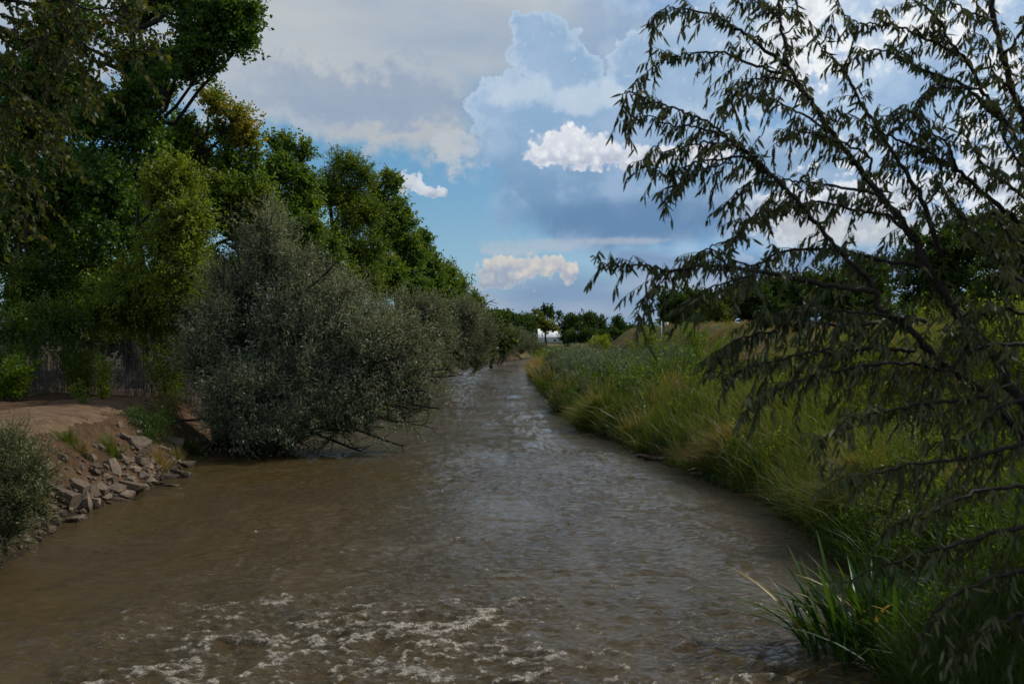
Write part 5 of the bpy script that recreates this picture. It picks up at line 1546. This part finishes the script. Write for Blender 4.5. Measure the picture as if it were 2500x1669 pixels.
# crop-5 coordinates -> picture, crop-6 coordinates -> picture
def c5(pts, d0, d1):
    n_ = len(pts)
    return [(573.4 + 0.209 * X, 0.209 * Y, d0 + (d1 - d0) * i / (n_ - 1)) for i, (X, Y) in enumerate(pts)]
def c6(pts, d0, d1):
    n_ = len(pts)
    return [(614.4 + 0.24 * X, 307.2 + 0.24 * Y, d0 + (d1 - d0) * i / (n_ - 1)) for i, (X, Y) in enumerate(pts)]
org = np.array([4.3, 4.9, float(hgt(4.3, 4.9)) - 0.1])
root = thing('russian_olive', org, 'near olive tree with drooping narrow grey green leaves reaching in from the right', 'tree')
def W2P(x, y, z): return (512 + F * x / y, HOR - F * (z - H) / y, y)
B = [
 # main stems from the base
 dict(p=[W2P(4.3, 4.9, org[2]), W2P(3.9, 4.9, 1.7), W2P(3.1, 4.8, 2.6)] + c6([(1706, 400), (1600, 220), (1500, 100), (1410, 0)], 4.8, 4.9) + c5([(1690, 1270), (1640, 1150), (1530, 1010), (1400, 850), (1240, 640), (1130, 480), (1030, 320), (1000, 180), (985, 60), (980, -60)], 4.9, 5.3), r=(0.052, 0.006), dens=0.8, start=0.38),
 dict(p=[W2P(4.2, 4.8, org[2] + 0.3), W2P(3.3, 4.6, 2.0)] + c6([(1706, 530), (1560, 370), (1430, 270), (1330, 200), (1230, 90), (1100, 0)], 4.6, 4.7) + c5([(1440, 1370), (1310, 1240), (1230, 1150), (1070, 960), (960, 850), (850, 740), (730, 650), (650, 590), (560, 550), (460, 510), (330, 470), (250, 440), (232, 520)], 4.7, 4.9), r=(0.036, 0.003), dens=1.15, start=0.30),
 dict(p=[W2P(4.3, 4.9, org[2] + 0.4), W2P(3.6, 5.2, 3.0)] + c5([(2230, 760), (2156, 560), (2100, 440), (2050, 260), (2010, 100), (1990, -40)], 5.3, 5.4), r=(0.035, 0.014), dens=1.0, start=0.45),
 dict(p=[W2P(3.7, 5.1, 2.6)] + c5([(2250, 860), (2156, 730), (2050, 560), (1950, 430), (1880, 300), (1800, 200), (1740, 90), (1680, 40), (1580, -30)], 5.2, 5.0), r=(0.028, 0.005), dens=1.0, start=0.2),
 # laterals of the first stem
 dict(p=c5([(1030, 320), (900, 230), (800, 150), (700, 90), (560, 50), (460, 38), (400, 60), (350, 120)], 5.2, 5.0), r=(0.011, 0.002), dens=1.25),
 dict(p=c5([(1040, 370), (850, 310), (700, 250), (550, 260), (430, 290), (350, 350), (312, 420)], 5.2, 5.2), r=(0.009, 0.002), dens=1.2),
 dict(p=c5([(985, 100), (930, 40), (860, 10), (760, -10)], 5.3, 5.2), r=(0.006, 0.002), dens=1.2),
 dict(p=c5([(1000, 180), (1080, 100), (1040, 40), (1120, 80)], 5.3, 5.2), r=(0.005, 0.002), dens=1.0),
 dict(p=c5([(1130, 480), (1050, 400), (930, 370), (830, 400), (760, 460), (700, 520)], 5.1, 5.0), r=(0.008, 0.002), dens=1.2),
 dict(p=c5([(1240, 640), (1120, 560), (1000, 500), (900, 450), (800, 460)], 5.1, 4.9), r=(0.008, 0.002), dens=1.1),
 dict(p=c5([(1400, 850), (1420, 760), (1300, 690), (1150, 640), (1040, 640), (950, 700)], 5.0, 4.9), r=(0.008, 0.002), dens=1.0),
 dict(p=c5([(1530, 1010), (1440, 930), (1300, 900), (1180, 880), (1080, 870), (960, 860), (830, 880), (740, 960), (700, 1010)], 5.0, 4.8), r=(0.009, 0.002), dens=1.15),
 dict(p=c5([(1640, 1150), (1500, 1030), (1330, 1000), (1180, 960), (1050, 990), (900, 1020), (800, 1080), (740, 1170)], 4.9, 4.8), r=(0.010, 0.002), dens=1.2),
 dict(p=c5([(1690, 1270), (1500, 1250), (1330, 1205), (1180, 1190), (1000, 1200), (850, 1270), (640, 1190), (520, 1290)], 4.9, 4.8), r=(0.011, 0.003), dens=1.2),
 # second stem
 dict(p=c5([(850, 740), (760, 700), (640, 680), (540, 690), (440, 730), (380, 700), (350, 760)], 4.8, 4.7), r=(0.007, 0.002), dens=1.1),
 dict(p=c5([(730, 650), (600, 610), (480, 600), (360, 560), (280, 570), (240, 620)], 4.8, 4.9), r=(0.006, 0.002), dens=1.1),
 dict(p=c5([(960, 850), (820, 760), (700, 760), (560, 780), (440, 840), (350, 770), (330, 760)], 4.8, 4.7), r=(0.008, 0.002), dens=1.1),
 dict(p=c5([(760, 780), (640, 800), (540, 860), (470, 900), (430, 980)], 4.8, 4.7), r=(0.005, 0.002), dens=1.1),
 dict(p=c5([(1440, 1390), (1250, 1370), (1060, 1330), (900, 1300), (740, 1278), (600, 1275), (465, 1300), (380, 1275), (250, 1262), (170, 1270), (90, 1220)], 4.6, 4.5), r=(0.014, 0.0022), dens=0.95, start=0.1),
 dict(p=c5([(560, 1275), (465, 1300), (400, 1370), (330, 1430), (310, 1520)], 4.5, 4.45), r=(0.006, 0.002), dens=1.3),
 dict(p=c5([(740, 1278), (660, 1180), (760, 1140), (860, 1030), (980, 1000)], 4.55, 4.6), r=(0.005, 0.002), dens=1.0),
 dict(p=c5([(900, 1300), (780, 1340), (640, 1380), (560, 1440), (520, 1500)], 4.5, 4.4), r=(0.006, 0.002), dens=1.3),
 # middle right
 dict(p=c5([(1760, 1230), (1680, 980), (1560, 780), (1440, 600), (1370, 480), (1300, 350), (1240, 280), (1150, 200), (1100, 230)], 5.0, 5.1), r=(0.016, 0.002), dens=1.0, start=0.1),
 dict(p=c5([(2200, 1120), (2000, 960), (1830, 810), (1700, 730), (1600, 690), (1500, 640), (1350, 560), (1230, 530)], 5.1, 5.0), r=(0.016, 0.002), dens=1.15),
 dict(p=c5([(2100, 640), (1950, 490), (1850, 400), (1700, 350), (1560, 270), (1450, 240), (1380, 260), (1300, 300)], 5.2, 5.1), r=(0.014, 0.002), dens=1.2),
 dict(p=c5([(1880, 300), (1760, 220), (1600, 150), (1500, 110), (1400, 120), (1340, 100), (1250, 50), (1230, 140)], 5.1, 5.1), r=(0.009, 0.002), dens=1.3),
 dict(p=c5([(1950, 430), (1830, 420), (1700, 430), (1640, 500), (1660, 560)], 5.1, 5.1), r=(0.007, 0.002), dens=1.3),
 dict(p=c5([(2010, 100), (1900, 60), (1800, 10), (1700, -30)], 5.3, 5.2), r=(0.008, 0.002), dens=1.2),
 dict(p=c5([(2050, 260), (2130, 180), (2180, 60)], 5.3, 5.2), r=(0.008, 0.002), dens=1.3),
 dict(p=c5([(2100, 440), (2000, 330), (1980, 200), (1900, 150)], 5.3, 5.2), r=(0.008, 0.002), dens=1.2),
 dict(p=c5([(2156, 560), (2220, 420), (2190, 300)], 5.3, 5.2), r=(0.008, 0.002), dens=1.2),
 dict(p=c5([(1830, 810), (1780, 680), (1700, 640), (1640, 560), (1560, 520), (1500, 560)], 5.0, 5.0), r=(0.008, 0.002), dens=1.1),
 dict(p=c5([(2250, 1000), (2100, 900), (1980, 800), (1900, 700), (1850, 600)], 5.0, 4.9), r=(0.012, 0.003), dens=1.3),
 dict(p=c5([(2250, 900), (2120, 760), (2060, 640), (2100, 540)], 4.8, 4.9), r=(0.010, 0.003), dens=1.3),
 dict(p=c5([(1680, 980), (1760, 880), (1740, 760), (1640, 640), (1540, 560)], 5.0, 5.0), r=(0.007, 0.002), dens=1.1),
 dict(p=c5([(2200, 1400), (2050, 1250), (1900, 1080), (1800, 960), (1760, 880)], 4.6, 4.8), r=(0.012, 0.003), dens=1.4),
 dict(p=c5([(2200, 1300), (2100, 1150), (2020, 1020), (1960, 900)], 4.7, 4.8), r=(0.012, 0.003), dens=1.4),
 # lower sprays over the bank
 dict(p=c6([(1250, 180), (1100, 170), (950, 180), (800, 190), (680, 220), (550, 250), (450, 290)], 4.6, 4.3), r=(0.011, 0.002), dens=1.62),
 dict(p=c6([(1430, 270), (1200, 230), (1000, 250), (850, 280), (700, 330), (600, 380), (540, 450)], 4.5, 4.2), r=(0.010, 0.002), dens=1.52),
 dict(p=c6([(1100, 60), (950, 80), (800, 60), (650, 100), (520, 130), (440, 190), (420, 240)], 4.6, 4.4), r=(0.010, 0.002), dens=2.04),
 dict(p=c6([(1300, 60), (1150, 40), (1000, 20), (850, 10), (700, 20), (600, 60)], 4.7, 4.5), r=(0.010, 0.002), dens=2.04),
 dict(p=c6([(1560, 370), (1300, 400), (1120, 430), (950, 480), (850, 560)], 4.4, 4.0), r=(0.010, 0.002), dens=1.52),
 dict(p=c6([(1720, 560), (1500, 620), (1250, 650), (1100, 690), (930, 700)], 4.2, 3.9), r=(0.011, 0.002), dens=1.52),
 dict(p=c6([(1740, 740), (1500, 770), (1320, 850), (1150, 900)], 4.0, 3.8), r=(0.010, 0.002), dens=1.52),
 dict(p=c6([(1740, 900), (1450, 980), (1200, 1050), (950, 1150)], 3.9, 3.7), r=(0.010, 0.002), dens=1.35),
 dict(p=c6([(1740, 1080), (1520, 1150), (1350, 1260), (1270, 1380)], 3.8, 3.6), r=(0.010, 0.002), dens=1.52),
 dict(p=c6([(1740, 1260), (1600, 1330), (1500, 1420), (1420, 1500)], 3.7, 3.5), r=(0.010, 0.002), dens=1.52),
 dict(p=c6([(1720, 150), (1560, 160), (1450, 200), (1350, 330), (1250, 420)], 4.5, 4.3), r=(0.010, 0.002), dens=1.69),
 dict(p=c6([(1720, 30), (1600, 0), (1500, 40), (1400, 120)], 4.6, 4.4), r=(0.010, 0.002), dens=2.04),
 dict(p=c6([(1720, 380), (1600, 420), (1500, 520), (1400, 560)], 4.3, 4.1), r=(0.010, 0.002), dens=1.69),
]
# the sprays close to the trunk hang on limbs that leave the picture on the right
rng = np.random.default_rng(61)
NL = near_tree(root, org, B, rng, 0.046, 0.21, 0.0120, 0.063, 0.0128, M['olive_near'], M['bark_near'], 300,
               lambda u, v: (u > 590) & (u < 1020) & (v > 2) & (v < 290), droop=1.0, tint0=0.35, berries=True)
print('near olive leaves', NL)

# unseen olives added outside the frame on the right to shade the near bank
for i, (x_, y_, lb_, lab) in enumerate([
    (8.2, 9.6, [(7.6, 9.4, 3.6, 1.9, 1.9, 1.5), (8.6, 10.0, 4.8, 1.9, 1.9, 1.4), (6.7, 8.4, 3.0, 1.1, 1.3, 1.0), (8.0, 8.2, 3.8, 1.6, 1.6, 1.4)], 'unseen olive tree added outside the right edge to shade the reed clump'),
    (6.6, 5.6, [(5.6, 5.4, 4.6, 1.4, 1.4, 1.3), (6.6, 6.0, 4.0, 1.5, 1.5, 1.5), (6.4, 4.6, 5.2, 1.4, 1.4, 1.2)], 'unseen olive crown added beside the viewer to the right to shade the near bank')]):
    org2 = np.array([x_, y_, float(hgt(x_, y_)) - 0.1])
    root2 = thing('russian_olive', org2, lab, 'tree')
    r2_ = np.random.default_rng(950 + i)
    cc = make_crown(root2, org2, lb_, 36000, 'olive', M['olive_near'], r2_, 0.4)
    mb = MB()
    for l_ in lb_:
        mb.tube(wander(org2, np.array(l_[:3]), r2_, 7, 0.08) - org2, np.linspace(0.09, 0.02, 7), 6)
    mb.build('trunk', M['bark'], root2, smooth=True)

# near elm hanging in at the upper left
org = np.array([-7.6, 9.0, float(hgt(-9.0, 9.0)) - 0.1]); org[0] = -9.0
root = thing('elm', org, 'near elm with browning leaves hanging into the upper left corner', 'tree')
def NB(pts, d0, d1, r0, dens=1.0, start=0.03):
    n_ = len(pts)
    return dict(p=[(x * 0.3831 * 0.4096, y * 0.3831 * 0.4096, d0 + (d1 - d0) * i / (n_ - 1)) for i, (x, y) in enumerate(pts)], r=(r0, 0.003), dens=dens, start=start)
B = [
 dict(p=[W2P(-9.0, 9.0, org[2]), W2P(-8.4, 9.0, 4.0), W2P(-7.6, 9.1, 6.8), W2P(-6.9, 9.2, 9.0)], r=(0.16, 0.07), dens=0.2, start=0.9),
 NB([(-700, -300), (-300, -60), (50, 0), (220, 35), (330, 90), (480, 130), (600, 140), (760, 150), (900, 200)], 9.1, 8.6, 0.035, 0.9, 0.3),
 NB([(-600, 0), (-200, 110), (0, 200), (160, 270), (300, 370), (420, 430), (520, 480)], 9.1, 8.5, 0.022, 1.0, 0.3),
 NB([(-600, 300), (-250, 460), (0, 520), (120, 600), (250, 700), (340, 820), (380, 900)], 9.0, 8.5, 0.020, 1.0, 0.3),
 NB([(-600, 600), (-200, 760), (0, 820), (160, 900), (300, 960), (360, 1060)], 9.0, 8.6, 0.018, 1.0, 0.3),
 NB([(-600, 900), (-200, 1040), (0, 1120), (150, 1160), (260, 1260), (300, 1340)], 9.0, 8.7, 0.016, 0.9, 0.3),
 NB([(220, 35), (400, 0), (560, 60), (720, 60), (860, 90), (1000, 60)], 8.8, 8.4, 0.012, 1.0),
 NB([(330, 90), (480, 240), (620, 330), (760, 380), (860, 320), (960, 300)], 8.7, 8.3, 0.012, 0.9),
 NB([(160, 270), (280, 250), (440, 330), (560, 470), (660, 540)], 8.7, 8.4, 0.010, 0.9),
 NB([(500, 140), (620, 240), (740, 300), (900, 330), (1020, 260)], 8.6, 8.3, 0.010, 0.9),
 NB([(-100, 420), (120, 440), (260, 520), (380, 600), (470, 660)], 8.8, 8.5, 0.010, 1.0),
 NB([(-100, 640), (100, 700), (240, 780), (300, 860), (330, 960)], 8.8, 8.5, 0.010, 1.1),
 NB([(-100, 1250), (60, 1300), (160, 1400), (220, 1500)], 8.9, 8.7, 0.010, 1.0),
 NB([(-600, -500), (-200, -300), (200, -160), (500, -60), (700, -20), (900, 20)], 9.1, 8.6, 0.03, 1.0, 0.3),
 NB([(-100, 60), (60, 110), (180, 140), (320, 160)], 8.8, 8.6, 0.010, 1.2),
]
NL = near_tree(root, org, B, rng, 0.085, 0.62, 0.024, 0.062, 0.034, M['elm_near'], M['bark_near'], 0, None, droop=0.7, tint0=0.5, tspread=0.2, tw_r=0.005, hang=0.5, depth_j=0.6)
print('near elm leaves', NL)
